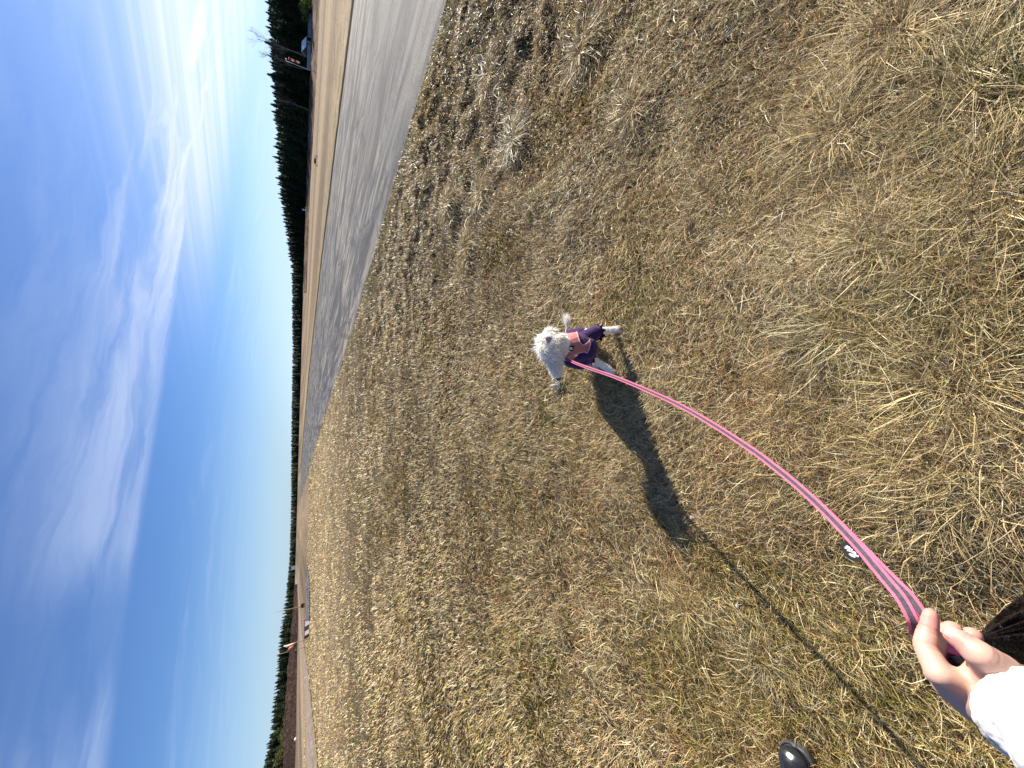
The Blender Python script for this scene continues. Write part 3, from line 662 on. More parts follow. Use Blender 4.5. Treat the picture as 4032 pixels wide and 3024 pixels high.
child(root, 'stub', boxmesh('stub', [((0, 0, .12*s), (.18*s, .12, .2*s), 0)]), M_white); child(root, 'foot', boxmesh('foot', [((0, 0, .03), (.3*s, .25, .05), 0)]), M_wood)
p, az = at(1204, 828, .99, False); root = thing('cabinet', 'small white cabinet at the foot of the dark runway side forest', 'cabinet', tuple(p)); root.rotation_euler = (0, 0, face_cam(p))
child(root, 'box', boxmesh('box', [((0, 0, .75), (.7, .5, 1.3), 0)]), M_white); child(root, 'cap', boxmesh('cap', [((0, 0, 1.44), (.8, .6, .08), 0)]), M_grey)
p, az = at(1166, 2234, .99, False); root = thing('hut', 'tiny white hut far off before the wood on the horizon', 'hut', tuple(p)); root.rotation_euler = (0, 0, face_cam(p))
child(root, 'wall', boxmesh('wall', [((0, 0, .8), (1.6, 1.2, 1.6), 0)]), M_white); child(root, 'roof', boxmesh('roof', [((0, 0, 1.66), (1.9, 1.5, .12), 0)]), M_grey)
# left side
p = G(1202, 2385); p = p*(.98); p[2] = 0; root = thing('mast', 'thin grey mast rising from an orange and white box left of the runway', 'mast', tuple(p)); root.rotation_euler = (0, 0, face_cam(p)); dm = np.linalg.norm(p[:2])
child(root, 'base_box', boxmesh('base_box', [((.05, 0, .3), (.42, .4, .38), 0)]), M_black); child(root, 'side_panel', boxmesh('side_panel', [((.30, 0, .3), (.08, .42, .36), 0), ((.06, -.212, .2), (.22, .03, .12), 0)]), M_orange)
child(root, 'pole', tubemesh('pole', [(0, 0, .3), (0, 0, 2.5*dm/60)], [.045, .035], 8), M_wood); child(root, 'antenna', tubemesh('antenna', [(0, 0, 2.5*dm/60), (0, 0, 3.7*dm/60)], [.02, .012], 6), M_grey)
p = G(1220, 2472); p[2] = 0; root = thing('runway_sign', 'low white runway board with slanting dark stripes lying between mast and pennant', 'sign', tuple(p)); root.rotation_euler = (0, 0, face_cam(p)+.15); s = np.linalg.norm(p[:2])/44*.78
child(root, 'board', boxmesh('board', [((0, 0, .32*s), (1.75*s, .08, .46*s), 0)]), M_white)
V = []; Q = []
for x_ in (-.78, -.05, .18):
    b0 = len(V); w_ = .09 if x_ > -.5 else .16; V += [((x_-w_+.10)*s, -.05, .09*s), ((x_+w_+.10)*s, -.05, .09*s), ((x_+w_-.10)*s, -.05, .55*s), ((x_-w_-.10)*s, -.05, .55*s)]; Q.append((b0, b0+1, b0+2, b0+3))
child(root, 'stripe', mesh_np('stripe', V, quads=Q), M_black); child(root, 'frame', boxmesh('frame', [((0, -.01, .57*s), (1.8*s, .1, .05), 0), ((.9*s, -.01, .32*s), (.05, .1, .5*s), 0)]), M_red2)
for sx_ in (-.75, .75): child(root, 'leg', boxmesh('leg', [((sx_*s, .08, .15*s), (.06, .06, .35*s), 0)]), M_wood)
child(root, 'brace', tubemesh('brace', [(.85*s, .1, .5*s), (1.05*s, .2, .85*s)], [.03, .02], 6), M_red2)
p = G(1226, 2513); p[2] = 0; root = thing('pennant', 'cream cloth pennant furled on a thin leaning wooden pole', 'pennant', tuple(p)); root.rotation_euler = (0, 0, face_cam(p)); s = np.linalg.norm(p[:2])/41
child(root, 'pole', tubemesh('pole', [(0, 0, 0), (-.03, 0, 1.4*s), (-.06, 0, 1.95*s)], [.035, .03, .02], 8), M_wood)
child(root, 'cloth', tubemesh('cloth', [(-.06, -.05, 1.95*s), (-.13, -.06, 1.7*s), (-.10, -.06, 1.4*s), (-.03, -.04, 1.15*s)], [.03, .09, .08, .02], 8), pbr('cream_cloth', (.66, .54, .42), .8, .2))
p = G(1205, 2547); p[2] = 0; root = thing('windsock', 'small drooping rusty red windsock on a thin pole near the heather', 'windsock', tuple(p)); root.rotation_euler = (0, 0, face_cam(p)); s = np.linalg.norm(p[:2])/60
child(root, 'pole', tubemesh('pole', [(0, 0, 0), (-.02, 0, 3.1*s)], [.03, .02], 8), M_wood)
child(root, 'sock', tubemesh('sock', [(.04, -.05, 1.85*s), (.22, -.06, 1.62*s), (.33, -.06, 1.3*s)], [.10*s, .20*s, .13*s], 10), M_red2)
p, az = at(1168, 2910, .97); root = thing('field_marker', 'single white marker cap at the edge of the heather on the left', 'marker', tuple(p))
child(root, 'cap', tubemesh('cap', [(0, 0, 0), (0, 0, .2), (0, 0, .36)], [.36, .28, .06], 10), M_white); child(root, 'foot', tubemesh('foot', [(0, 0, -.05), (0, 0, .02)], [.4, .4], 10), M_wood)

# ------------------------------------------------------------------ organic shapes
def blob(name, caps, ells=(), voxel=.004, smooth=6, sub=14):
    """one continuous skin grown over tapered capsules and ellipsoids"""
    V = []; P_ = []
    for p0, r0, p1, r1 in caps:
        p0 = np.array(p0, float); p1 = np.array(p1, float); d = p1-p0; L = np.linalg.norm(d); d = d/L if L > 1e-9 else np.array([0, 0, 1.])
        s = np.cross(d, [0, 0, 1.]) if abs(d[2]) < .9 else np.cross(d, [1., 0, 0]); s /= np.linalg.norm(s); t = np.cross(d, s); b0 = len(V); rings = []
        for k in range(6): a = -math.pi/2+(k+.5)/6*math.pi/2; rings.append((p0+d*r0*math.sin(a), r0*math.cos(a)))
        rings.append((p0, r0))
        for k in range(1, 4): f = k/4; rings.append((p0+(p1-p0)*f, r0+(r1-r0)*f))
        rings.append((p1, r1))
        for k in range(6): a = (k+.5)/6*math.pi/2; rings.append((p1+d*r1*math.sin(a), r1*math.cos(a)))
        for c, r_ in rings:
            for k in range(sub): a = 2*math.pi*k/sub; V.append(c+r_*(s*math.cos(a)+t*math.sin(a)))
        for i in range(len(rings)-1):
            for k in range(sub): P_.append((b0+i*sub+k, b0+i*sub+(k+1) % sub, b0+(i+1)*sub+(k+1) % sub, b0+(i+1)*sub+k))
        P_.append(tuple(b0+k for k in range(sub))[::-1]); P_.append(tuple(b0+(len(rings)-1)*sub+k for k in range(sub)))
    for c, rad_, M in ells:
        c = np.array(c, float); b0 = len(V); n1_, n2_ = 12, 16; M = np.eye(3) if M is None else np.array(M)
        for i in range(1, n1_):
            a = math.pi*i/n1_
            for k in range(n2_): b_ = 2*math.pi*k/n2_; V.append(c+M @ (np.array([math.sin(a)*math.cos(b_), math.sin(a)*math.sin(b_), math.cos(a)])*rad_))
        V.append(c+M @ (np.array([0, 0, 1.])*rad_)); V.append(c-M @ (np.array([0, 0, 1.])*rad_)); top, bot = len(V)-2, len(V)-1
        for i in range(n1_-2):
            for k in range(n2_): P_.append((b0+i*n2_+k, b0+(i+1)*n2_+k, b0+(i+1)*n2_+(k+1) % n2_, b0+i*n2_+(k+1) % n2_))
        for k in range(n2_): P_.append((top, b0+k, b0+(k+1) % n2_)); P_.append((bot, b0+(n1_-2)*n2_+(k+1) % n2_, b0+(n1_-2)*n2_+k))
    me = mesh_np(name+'_src', V, polys=P_); o = bpy.data.objects.new('tmp', me); SC.collection.objects.link(o)
    m = o.modifiers.new('r', 'REMESH'); m.mode = 'VOXEL'; m.voxel_size = voxel; m.use_smooth_shade = True
    m = o.modifiers.new('s', 'SMOOTH'); m.factor = .5; m.iterations = smooth
    dg = bpy.context.evaluated_depsgraph_get(); out = bpy.data.meshes.new_from_object(o.evaluated_get(dg)); out.name = name
    bpy.data.objects.remove(o); bpy.data.meshes.remove(me)
    out.polygons.foreach_set('use_smooth', np.ones(len(out.polygons), bool)); return out
def vco(me): a = np.empty(len(me.vertices)*3, np.float32); me.vertices.foreach_get('co', a); return a.reshape(-1, 3).astype(float)
def vno(me): a = np.empty(len(me.vertices)*3, np.float32); me.vertex_normals.foreach_get('vector', a) if hasattr(me, 'vertex_normals') else me.vertices.foreach_get('normal', a); return a.reshape(-1, 3).astype(float)
def faces_of(me):
    n_ = len(me.polygons); lt = np.empty(n_, np.int32); ls = np.empty(n_, np.int32); me.polygons.foreach_get('loop_total', lt); me.polygons.foreach_get('loop_start', ls); lv = np.empty(len(me.loops), np.int32); me.loops.foreach_get('vertex_index', lv)
    return [lv[a:a+b] for a, b in zip(ls, lt)]
def inpoly(px, py, poly):
    c = np.zeros(len(px), bool); n_ = len(poly)
    for i in range(n_):
        x1, y1 = poly[i]; x2, y2 = poly[(i+1) % n_]
        k = (y1 > py) != (y2 > py); xx = (x2-x1)*(py-y1)/((y2-y1) if y2 != y1 else 1e-9)+x1; c ^= k & (px < xx)
    return c
def polydist(px, py, poly):
    d = np.full(len(px), 1e9); n_ = len(poly)
    for i in range(n_):
        a = np.array(poly[i], float); b = np.array(poly[(i+1) % n_], float); ab = b-a; t = np.clip(((px-a[0])*ab[0]+(py-a[1])*ab[1])/(ab @ ab), 0, 1)
        d = np.minimum(d, np.hypot(px-a[0]-ab[0]*t, py-a[1]-ab[1]*t))
    return d
def shell(name, me, keep, off, th=.0016):
    """cut a cloth piece out of a skin: kept faces pushed out along their normals, with a folded edge"""
    V = vco(me); N = vno(me); Fs = [f for f, k in zip(faces_of(me), keep) if k]
    if not Fs: return None
    used = np.unique(np.concatenate(Fs)); mp = -np.ones(len(V), int); mp[used] = np.arange(len(used)); n_ = len(used)
    top = V[used]+N[used]*off; bot = V[used]+N[used]*(off-th); P_ = [list(mp[f]) for f in Fs]
    ed = {}
    for f in P_:
        for a, b in zip(f, f[1:]+f[:1]): ed[(a, b)] = 1
    rim = [[b, a, a+n_, b+n_] for (a, b) in ed if (b, a) not in ed]
    return mesh_np(name, np.concatenate([top, bot]), polys=P_+rim, smooth=True)
def hairs(name, roots, dirs, lens, width, ns=2, grav=.3, jit=.25, cols=None, seed=0, nrm_=None):
    r_ = np.random.default_rng(seed); N = len(roots); V = []; pos = roots.copy(); d = dirs+r_.normal(0, jit, dirs.shape); d /= np.linalg.norm(d, axis=1)[:, None]
    side = np.cross(d, r_.normal(0, 1, d.shape) if nrm_ is None else nrm_+r_.normal(0, .25, d.shape)); side /= np.linalg.norm(side, axis=1)[:, None]
    for k in range(ns+1):
        w = width*(1-.8*k/ns)
        if k < ns: V += [pos-side*w/2, pos+side*w/2]
        else: V.append(pos.copy())
        pos = pos+d*(lens/ns)[:, None]; d = d+np.array([0, 0, -grav])/ns+r_.normal(0, .1, d.shape); d /= np.linalg.norm(d, axis=1)[:, None]
    M = 2*ns+1; VV = np.stack(V, 1).reshape(-1, 3); b0 = (np.arange(N)*M)[:, None]
    Q = np.concatenate([b0+np.array([[2*k, 2*k+1, 2*k+3, 2*k+2]]) for k in range(ns-1)], 1).reshape(-1, 4); T = b0+np.array([[2*ns-2, 2*ns-1, 2*ns]])
    return mesh_np(name, VV, quads=Q, tris=T)

# ------------------------------------------------------------------ the dog
dog = thing('dog', 'small fluffy white dog in a pink harness over a purple knit sweater', 'dog', (.19, 1.55, 0))
M_fur = pbr('white_fur', (.95, .93, .89), .7, .15, None, (60, .06), None, 0, .5)
M_skin = pbr('dog_coat', (.88, .85, .79), .8, .2, None, (90, .14), (260, .5, .002))
legs = [((.232, 1.475, .185), .030, (.272, 1.452, .125), .021), ((.272, 1.452, .125), .019, (.283, 1.452, .06), .0135), ((.283, 1.452, .06), .0135, (.288, 1.448, .022), .016),
        ((.288, 1.448, .020), .018, (.291, 1.432, .014), .015),
        ((.14, 1.49, .18), .028, (.140, 1.500, .125), .021), ((.140, 1.500, .125), .019, (.105, 1.482, .06), .0135), ((.105, 1.482, .06), .0135, (.084, 1.473, .022), .016), ((.084, 1.473, .02), .018, (.072, 1.464, .014), .015),
        ((.25, 1.645, .13), .04, (.272, 1.575, .10), .030), ((.272, 1.575, .10), .026, (.282, 1.655, .05), .014), ((.282, 1.655, .05), .013, (.28, 1.60, .015), .015), ((.28, 1.60, .014), .015, (.28, 1.575, .012), .013),
        ((.15, 1.65, .13), .04, (.125, 1.585, .10), .030), ((.125, 1.585, .10), .026, (.108, 1.665, .05), .014), ((.108, 1.665, .05), .013, (.10, 1.61, .015), .015), ((.10, 1.61, .014), .015, (.097, 1.585, .012), .013)]
torso = [((.188, 1.495, .205), .066, (.195, 1.57, .185), .066), ((.195, 1.57, .185), .066, (.205, 1.65, .150), .062), ((.185, 1.47, .185), .052, (.19, 1.52, .17), .06)]
neck = [((.186, 1.487, .240), .054, (.182, 1.480, .355), .050)]
hc = np.array([.182, 1.478, .388]); nose = np.array([.040, 1.512, .306]); hd = nose-hc; hd /= np.linalg.norm(hd)
head = [(hc, .050, hc+hd*.04, .045), (hc+hd*.04, .041, hc+hd*.095, .034), (hc+hd*.095, .034, hc+hd*.140, .026)]
toes = []
for px_, py_ in ((.291, 1.432), (.072, 1.464), (.28, 1.575), (.097, 1.585)):
    for k in (-1.5, -.5, .5, 1.5): toes.append(((px_+k*.007, py_+.004, .011), .0065, (px_+k*.0085, py_-.010, .009), .0062))
tailc = [((.235, 1.69, .140), .012, (.285, 1.70, .135), .008), ((.285, 1.70, .135), .007, (.345, 1.69, .135), .005)]
bm_ = blob('body', torso+neck+head+legs+toes+tailc, [(hc+np.array([0, 0, .004]), (.050, .048, .045), None), (hc+np.array([.026, .004, -.006]), (.046, .045, .046), None), (hc+hd*.07+np.array([0, 0, -.010]), (.036, .026, .02), None)], .0032, 5)
child_w = lambda root, name, me, mat: link(name, me, mat, root)
child_w(dog, 'body', bm_, M_skin)
bw = vco(bm_); bn_ = vno(bm_)
# nose, eyes, ears
side = np.cross(hd, [0, 0, 1.]); side /= np.linalg.norm(side); upv = np.cross(side, hd)
def ball(name, c, r_, sc=(1, 1, 1)):
    return blob(name, [], [(c, np.array(sc)*r_, None)], r_/4., 1)
child_w(dog, 'nose', ball('nose', hc+hd*.169+upv*.006, .0145, (1, 1.05, .85)), pbr('nose_leather', (.035, .025, .025), .35, .5))
M_eye = pbr('eye', (.02, .012, .01), .1, .6)
for sgn in (-1, 1): child_w(dog, 'eye', ball('eye', hc+hd*.062+upv*.020+side*sgn*.0415, .0125), M_eye)
def ear(sgn):
    cam_d = CP-hc; cam_d /= np.linalg.norm(cam_d); cr = np.cross(cam_d, hd); cr /= np.linalg.norm(cr)
    near = side*sgn @ cam_d > 0; fw = hd
    if near: b_ = hc+cam_d*.058-hd*.022-cr*.012; out = cr*.75-hd*.35+cam_d*.40
    else: b_ = hc-hd*.020+side*sgn*.036+upv*.012; out = side*sgn*.8+upv*.15-hd*.5
    out /= np.linalg.norm(out)
    P_ = []; outl = [(-.025, 0), (-.024, .018), (-.012, .042), (.003, .052), (.013, .040), (.021, .016), (.021, 0)]
    for z_ in (0, .003):
        for a, b2 in outl: P_.append(b_+fw*a+out*b2+np.cross(fw, out)*(z_+.012*math.cos(a*60)-.1*b2*(b2 > .03)*.3))
    n_ = len(outl); polys = [list(range(n_)), list(range(n_, 2*n_))[::-1]]+[[(k+1) % n_, k, n_+k, n_+(k+1) % n_] for k in range(n_)]
    return np.array(P_), polys, b_, out
for sgn in (-1, 1):
    P_, polys, b_, out = ear(sgn); e = child_w(dog, 'ear', mesh_np('ear', P_, polys=polys, smooth=False), M_fur)
    c0 = P_[:7].mean(0); inn = c0+(P_[:7]-c0)*.72; nrm = np.cross(P_[3]-P_[0], P_[6]-P_[0]); nrm /= np.linalg.norm(nrm)
    for q_ in (1, -1):
        pass
    f_ = -nrm if nrm @ (CP-c0) < 0 else nrm
    ic = link('inner_ear', mesh_np('inner_ear', np.concatenate([inn+f_*.0055, inn+f_*.0035]), polys=[list(range(7)), list(range(7, 14))[::-1]]+[[(k+1) % 7, k, 7+k, 7+(k+1) % 7] for k in range(7)]), pbr('ear_skin', (.50, .36, .31), .7, .2), dog)
# sweater: knitted skin over torso and upper legs
sw = blob('sweater', [(a, r0+.009, b, r1+.009) for a, r0, b, r1 in torso]+[((.232, 1.478, .185), .042, (.266, 1.455, .135), .034), ((.14, 1.49, .18), .040, (.142, 1.500, .140), .033), ((.25, 1.645, .13), .054, (.268, 1.60, .11), .044), ((.15, 1.65, .13), .054, (.130, 1.60, .11), .044)], (), .0032, 5)
sv = vco(sw); sn = vno(sw); kn = np.sin(sv[:, 2]*620)*np.sin((sv[:, 0]+sv[:, 1])*520); sv += sn*(kn*.0012)[:, None]; sw.vertices.foreach_set('co', sv.astype(np.float32).ravel())
child_w(dog, 'sweater', sw, pbr('purple_knit', (.042, .010, .085), .9, .1, None, (120, .35), (300, .9, .003), sheen=.3))
# ruffled cuffs
def ruffle(c, ax, r_, w, seed):
    c = np.array(c); ax = np.array(ax, float); ax /= np.linalg.norm(ax); s = np.cross(ax, [0, 1., 0]); s /= np.linalg.norm(s); t = np.cross(ax, s); V = []; n_ = 60
    for i in range(n_):
        a = 2*math.pi*i/n_
        for j, f in enumerate((0, .5, 1)): q_ = r_+f*w*.55+f*.006*math.sin(a*9+seed); V.append(c+q_*(s*math.cos(a)+t*math.sin(a))+ax*(f*w+f*.006*math.cos(a*9)))
    Q = [(i*3+j, ((i+1) % n_)*3+j, ((i+1) % n_)*3+j+1, i*3+j+1) for i in range(n_) for j in range(2)]
    return mesh_np('cuff', V, quads=Q, smooth=True)
M_cuff = pbr('purple_cuff', (.022, .007, .045), .9, .1, None, None, None, 0, .15)
child_w(dog, 'cuff', ruffle((.267, 1.455, .135), (.1, 0, -.9), .030, .018, 1), M_cuff)
child_w(dog, 'cuff', ruffle((.142, 1.499, .142), (-.1, -.1, -.9), .029, .014, 2), M_cuff)
# harness
hz = blob('harness', [(a, r0+.011, b, r1+.011) for a, r0, b, r1 in torso]+[((.186, 1.485, .240), .066, (.180, 1.478, .275), .056), ((.232, 1.478, .19), .038, (.250, 1.468, .165), .030), ((.14, 1.49, .18), .044, (.142, 1.495, .165), .036)], (), .0024, 8)
zc = lambda a, b: (2050+a/4.88, 1180+b/4.88)
HP = [zc(*q) for q in [(670, 400), (760, 380), (900, 370), (985, 400), (1040, 520), (1085, 610), (1115, 720), (1145, 815), (1185, 868), (1240, 855), (1290, 815), (1330, 770), (1345, 860), (1325, 950), (1280, 1030), (1200, 1010), (1130, 1022), (1020, 1067), (930, 1100), (820, 1150), (760, 1150), (830, 1030), (885, 930), (908, 830), (900, 720), (865, 640), (805, 570), (740, 535), (690, 520)]]
hv_ = vco(hz); hn_ = vno(hz); pr = np.array([proj(p)[:2] for p in hv_]); Fs = faces_of(hz); fc = np.array([hv_[f].mean(0) for f in Fs]); fp = np.array([pr[f].mean(0) for f in Fs]); fn = np.array([hn_[f].mean(0) for f in Fs])
facing = ((CP-fc)*fn).sum(1) > 0; ins = inpoly(fp[:, 0], fp[:, 1], HP); dd_ = polydist(fp[:, 0], fp[:, 1], HP)
belly = (~facing) & (fc[:, 1] > 1.50) & (fc[:, 1] < 1.575) & (fc[:, 2] < .26)
throat = facing & (fp[:, 0] > 2215) & (fp[:, 0] < 2262) & (fp[:, 1] > 1395) & (fp[:, 1] < 1418) & (dd_ < 14)
child_w(dog, 'harness', shell('harness', hz, (ins & facing) | belly | throat, .002), pbr('pink_mesh', (.44, .175, .17), .85, .15, None, (160, .10), (700, .8, .0015)))
child_w(dog, 'harness_trim', shell('harness_trim', hz, facing & ins & (dd_ < 4.0), .0045, .002), pbr('pink_piping', (.60, .32, .33), .6, .3))
PP = [zc(*q) for q in [(938, 885), (1032, 892), (992, 987), (903, 976)]]
ipp = inpoly(fp[:, 0], fp[:, 1], PP) & facing
child_w(dog, 'badge', shell('badge', hz, ipp, .005, .002), pbr('black_badge', (.012, .012, .012), .5, .3))
# white mark on the badge: a small figure of strokes
def mark(strokes, w, off, name, mat, par):
    V = []; Q = []
    for (a, b) in strokes:
        A_, B_ = np.array(a, float), np.array(b, float); t = B_-A_; t /= np.linalg.norm(t); n_ = np.array([-t[1], t[0]])*w
        qs = [A_-n_, B_-n_, B_+n_, A_+n_]; b0 = len(V)
        for q in qs:
            px_ = zc(*q); k = np.argmin(np.where(facing, np.hypot(fp[:, 0]-px_[0], fp[:, 1]-px_[1]), 1e9)); c = fc[k]; nn = fn[k]/np.linalg.norm(fn[k]); d = ray(*px_); V.append(CP+d*(((c+nn*off-CP) @ nn)/(d @ nn)))
        Q.append((b0, b0+1, b0+2, b0+3))
    return link(name, mesh_np(name, V, quads=Q), mat, par)
mark([((945, 905), (955, 950)), ((950, 945), (985, 955)), ((960, 920), (990, 925)), ((985, 915), (990, 965)), ((945, 955), (960, 962))], 7, .0062, 'badge_mark', pbr('badge_white', (.75, .75, .75), .6, .2), dog)
# fur
ok = np.ones(len(bw), bool); hdist = np.linalg.norm(bw-hc, axis=1); along = (bw-hc) @ hd; eyd = np.minimum(*[np.linalg.norm(bw-(hc+hd*.062+upv*.020+side*sg*.040), axis=1) for sg in (-1, 1)])
cov_head = (bw[:, 2] > .330-.03*np.clip((bw[:, 1]-1.48)/.03, 0, 1)) & (along < .15) & (eyd > .019)
def scatter(mask, n_, seed): r_ = np.random.default_rng(seed); idx = np.where(mask)[0]; return r_.choice(idx, n_)
k = scatter(cov_head & (along < .050), 6500, 1); al = along[k]; topf = np.clip((bw[k]-hc) @ upv/.045, -1, 1); bk = np.clip(-al/.05, 0, 1)
ln = .024+.024*sst(topf, -.2, .9)+.008*bk; ln *= np.random.default_rng(3).uniform(.6, 1.25, len(k)); ln[bw[k][:, 2] < .335] *= .6; ln *= np.where(np.random.default_rng(12).random(len(k)) < .12, 1.45, 1.)
loc_ = bw[k]-hc; tuft = np.stack([fbm(loc_[:, 0]*40+3, loc_[:, 2]*40+loc_[:, 1]*30, 1., 2, q_)-.5 for q_ in (4, 5, 6)], 1)*2.6
comb = bn_[k]*.42+tuft+np.array([0, 0, -.25])+hd*.1
child_w(dog, 'hair', hairs('hair', bw[k], comb, ln, .0042, 3, .5, .16, seed=4, nrm_=bn_[k]), M_fur)
k = scatter(cov_head & (along >= .03) & (eyd > .024), 2600, 2)
child_w(dog, 'muzzle_hair', hairs('muzzle_hair', bw[k], bn_[k]*.6+hd*.5-upv*.3, np.random.default_rng(31).uniform(.010, .026, len(k)), .0036, 2, .4, .42, seed=5, nrm_=bn_[k]), M_fur)
lowm = (bw[:, 2] < .13) & ~((bw[:, 1] > 1.5) & (bw[:, 2] > .10))
k = scatter(lowm, 3500, 6); child_w(dog, 'leg_hair', hairs('leg_hair', bw[k], bn_[k]*.6+np.array([0, 0, -.9]), np.full(len(k), .013), .0024, 2, .2, .35, seed=7), M_fur)
r_ = np.random.default_rng(8); tp = np.array([.325, 1.692, .135])+r_.normal(0, .004, (420, 3)); child_w(dog, 'tail_hair', hairs('tail_hair', tp, np.tile([.75, .05, .12], (420, 1)), r_.uniform(.04, .085, 420), .0016, 3, .05, .16, seed=9), M_fur)
# pale dry stump of lichen in front of the nose
p = G(2202, 1510); root = thing('lichen_clump', 'pale grey white lichen clump on the grass before the dog nose', 'lichen', tuple(p)); r_ = np.random.default_rng(11); N = 700
u = r_.normal(0, 1, (N, 3))*np.array([.022, .024, .008])+np.array([0, 0, .022]); V = np.stack([u, u+r_.normal(0, .006, (N, 3)), u+r_.normal(0, .006, (N, 3))], 1).reshape(-1, 3)
me = mesh_np('clump', V, tris=np.arange(3*N).reshape(-1, 3)); child(root, 'clump', me, pbr('lichen', (.62, .58, .50), .9, .1, None, (80, .4)))
# small stones
for k, (X, Y, s) in enumerate([(2718, 2040, .011), (3275, 1312, .016), (1882, 841, .03), (2895, 2390, .010), (3520, 2060, .009)]):
    lab = ['round grey pebble inside the tip of the dog shadow', 'pale whitish stone at the edge of the big grey tussock', 'whitish stone between the lumps beside the runway', 'small pale pebble in the grass between leash and boot', 'small pebble in the grass above the leash'][k]
    p = G(X, Y); g = float(gz(p[:1].copy(), p[1:2].copy())[0]); me = blob('stone', [], [((p[0], p[1], g+s*1.4), (s, s*.8, s*.6), None)], s/5, 2)
    o = link('stone', me, pbr('stone%d' % k, (.46, .44, .40), .8, .2, None, (60, .3))); o['label'] = lab; o['category'] = 'stone'

# ------------------------------------------------------------------ the photographer: hand, sleeve and off-frame body
z5 = lambda a, b: (3500+a/3.686, 2350+b/3.686)
def H(a, b, dep): return D(*z5(a, b), dep)
Wr = H(1420, 1400, .365); CM = H(1590, 1090, .352)
fing = [
 [(H(740, 1130, .372), .0115), (H(530, 730, .388), .0099), (H(572, 480, .393), .0088), (H(600, 268, .396), .0070)],
 [(H(770, 1150, .390), .0115), (H(600, 830, .412), .0098), (H(735, 600, .424), .0094), (H(925, 478, .424), .0090)],
 [(H(830, 1190, .408), .0115), (H(700, 900, .432), .0095), (H(930, 720, .446), .0084), (H(1210, 570, .436), .0094)],
 [(H(930, 1250, .424), .0105), (H(830, 1000, .446), .0085), (H(1030, 830, .455), .0076), (H(1250, 760, .452), .0066)]]
caps = []
for fg in fing:
    for (a, ra), (b, rb) in zip(fg, fg[1:]): caps.append((a, ra, b, rb))
thumb = [(CM, .0180), (H(1330, 850, .350), .0128), (H(1085, 655, .360), .0103), (H(940, 572, .366), .0080)]
for (a, ra), (b, rb) in zip(thumb, thumb[1:]): caps.append((a, ra, b, rb))
for fg, rw in zip(fing, (.0165, .0165, .016, .015)):
    m = fg[0][0]*.55+Wr*.45; caps += [(fg[0][0], fg[0][1]+.0003, m, .0128), (m, .0128, Wr, .019)]
caps += [(CM, .018, Wr, .022), (H(1370, 1210, .366), .0115, CM, .016), (H(1010, 1300, .370), .0115, H(1400, 1290, .364), .014), (H(860, 1230, .374), .0105, H(1100, 1330, .37), .013), (H(860, 1300, .374), .0125, H(1220, 1500, .366), .019)]
El = np.array([-.235, -.10, .985]); fa = (El-Wr); fa /= np.linalg.norm(fa)
caps += [(Wr, .0225, Wr+fa*.06, .026), (Wr+fa*.06, .026, El, .038)]
Sh = np.array([-.30, -.38, 1.30]); hip = .92
body_caps = [(El, .040, Sh, .052), (Sh, .06, (-.12, -.40, 1.33), .09), ((-.12, -.40, 1.30), .11, (.06, -.42, 1.30), .11), ((-.10, -.42, 1.2), .12, (-.10, -.44, .95), .12), ((.04, -.42, 1.2), .12, (.02, -.44, .95), .12),
  ((-.03, -.41, 1.38), .055, (-.03, -.38, 1.46), .052), ((-.03, -.36, 1.56), .088, (-.03, -.34, 1.50), .070), ((-.03, -.245, 1.53), .016, (-.03, -.262, 1.555), .010),
  ((.24, -.38, 1.30), .052, (.30, -.28, 1.10), .040), ((.06, -.40, 1.31), .08, (.24, -.38, 1.30), .055), ((.30, -.28, 1.10), .036, (.16, -.13, 1.27), .024), ((.16, -.13, 1.27), .022, (.12, -.09, 1.33), .02)]
for k in range(4): body_caps.append(((.125+.016*k-.02, -.09, 1.335), .009, (.10+.016*k, -.075, 1.375), .008))
body_caps.append(((.10, -.10, 1.32), .011, (.07, -.085, 1.35), .009))
for s_ in (-1, 1): body_caps += [((-.04+s_*.09, -.43, .92), .10, (-.04+s_*.11, -.41, .50), .065), ((-.04+s_*.11, -.41, .50), .06, (-.04+s_*.12, -.45, .09), .042), ((-.04+s_*.12, -.47, .05), .042, (-.04+s_*.13, -.32, .04), .035)]
hb = blob('body', caps+body_caps, (), .0021, 7, 16)
hvv = vco(hb); tips = np.array([f[-1][0] for f in fing]+[thumb[-1][0]]); dt = np.min(np.linalg.norm(hvv[:, None]-tips[None], axis=2), axis=1)
kn_ = np.array([f[1][0] for f in fing]+[f[2][0] for f in fing]+[thumb[2][0]]); dk = np.min(np.linalg.norm(hvv[:, None]-kn_[None], axis=2), axis=1)
f = np.clip(np.exp(-(dt/.020)**2)*.8+np.exp(-(dk/.011)**2)*.35, 0, 1)[:, None]
nz = fbm(hvv[:, 0]*60, hvv[:, 2]*60+hvv[:, 1]*60, 1., 3, 2)[:, None]
cs = np.array([.58, .37, .29])*(1-f)+np.array([.58, .235, .20])*f; cs *= .93+.14*nz
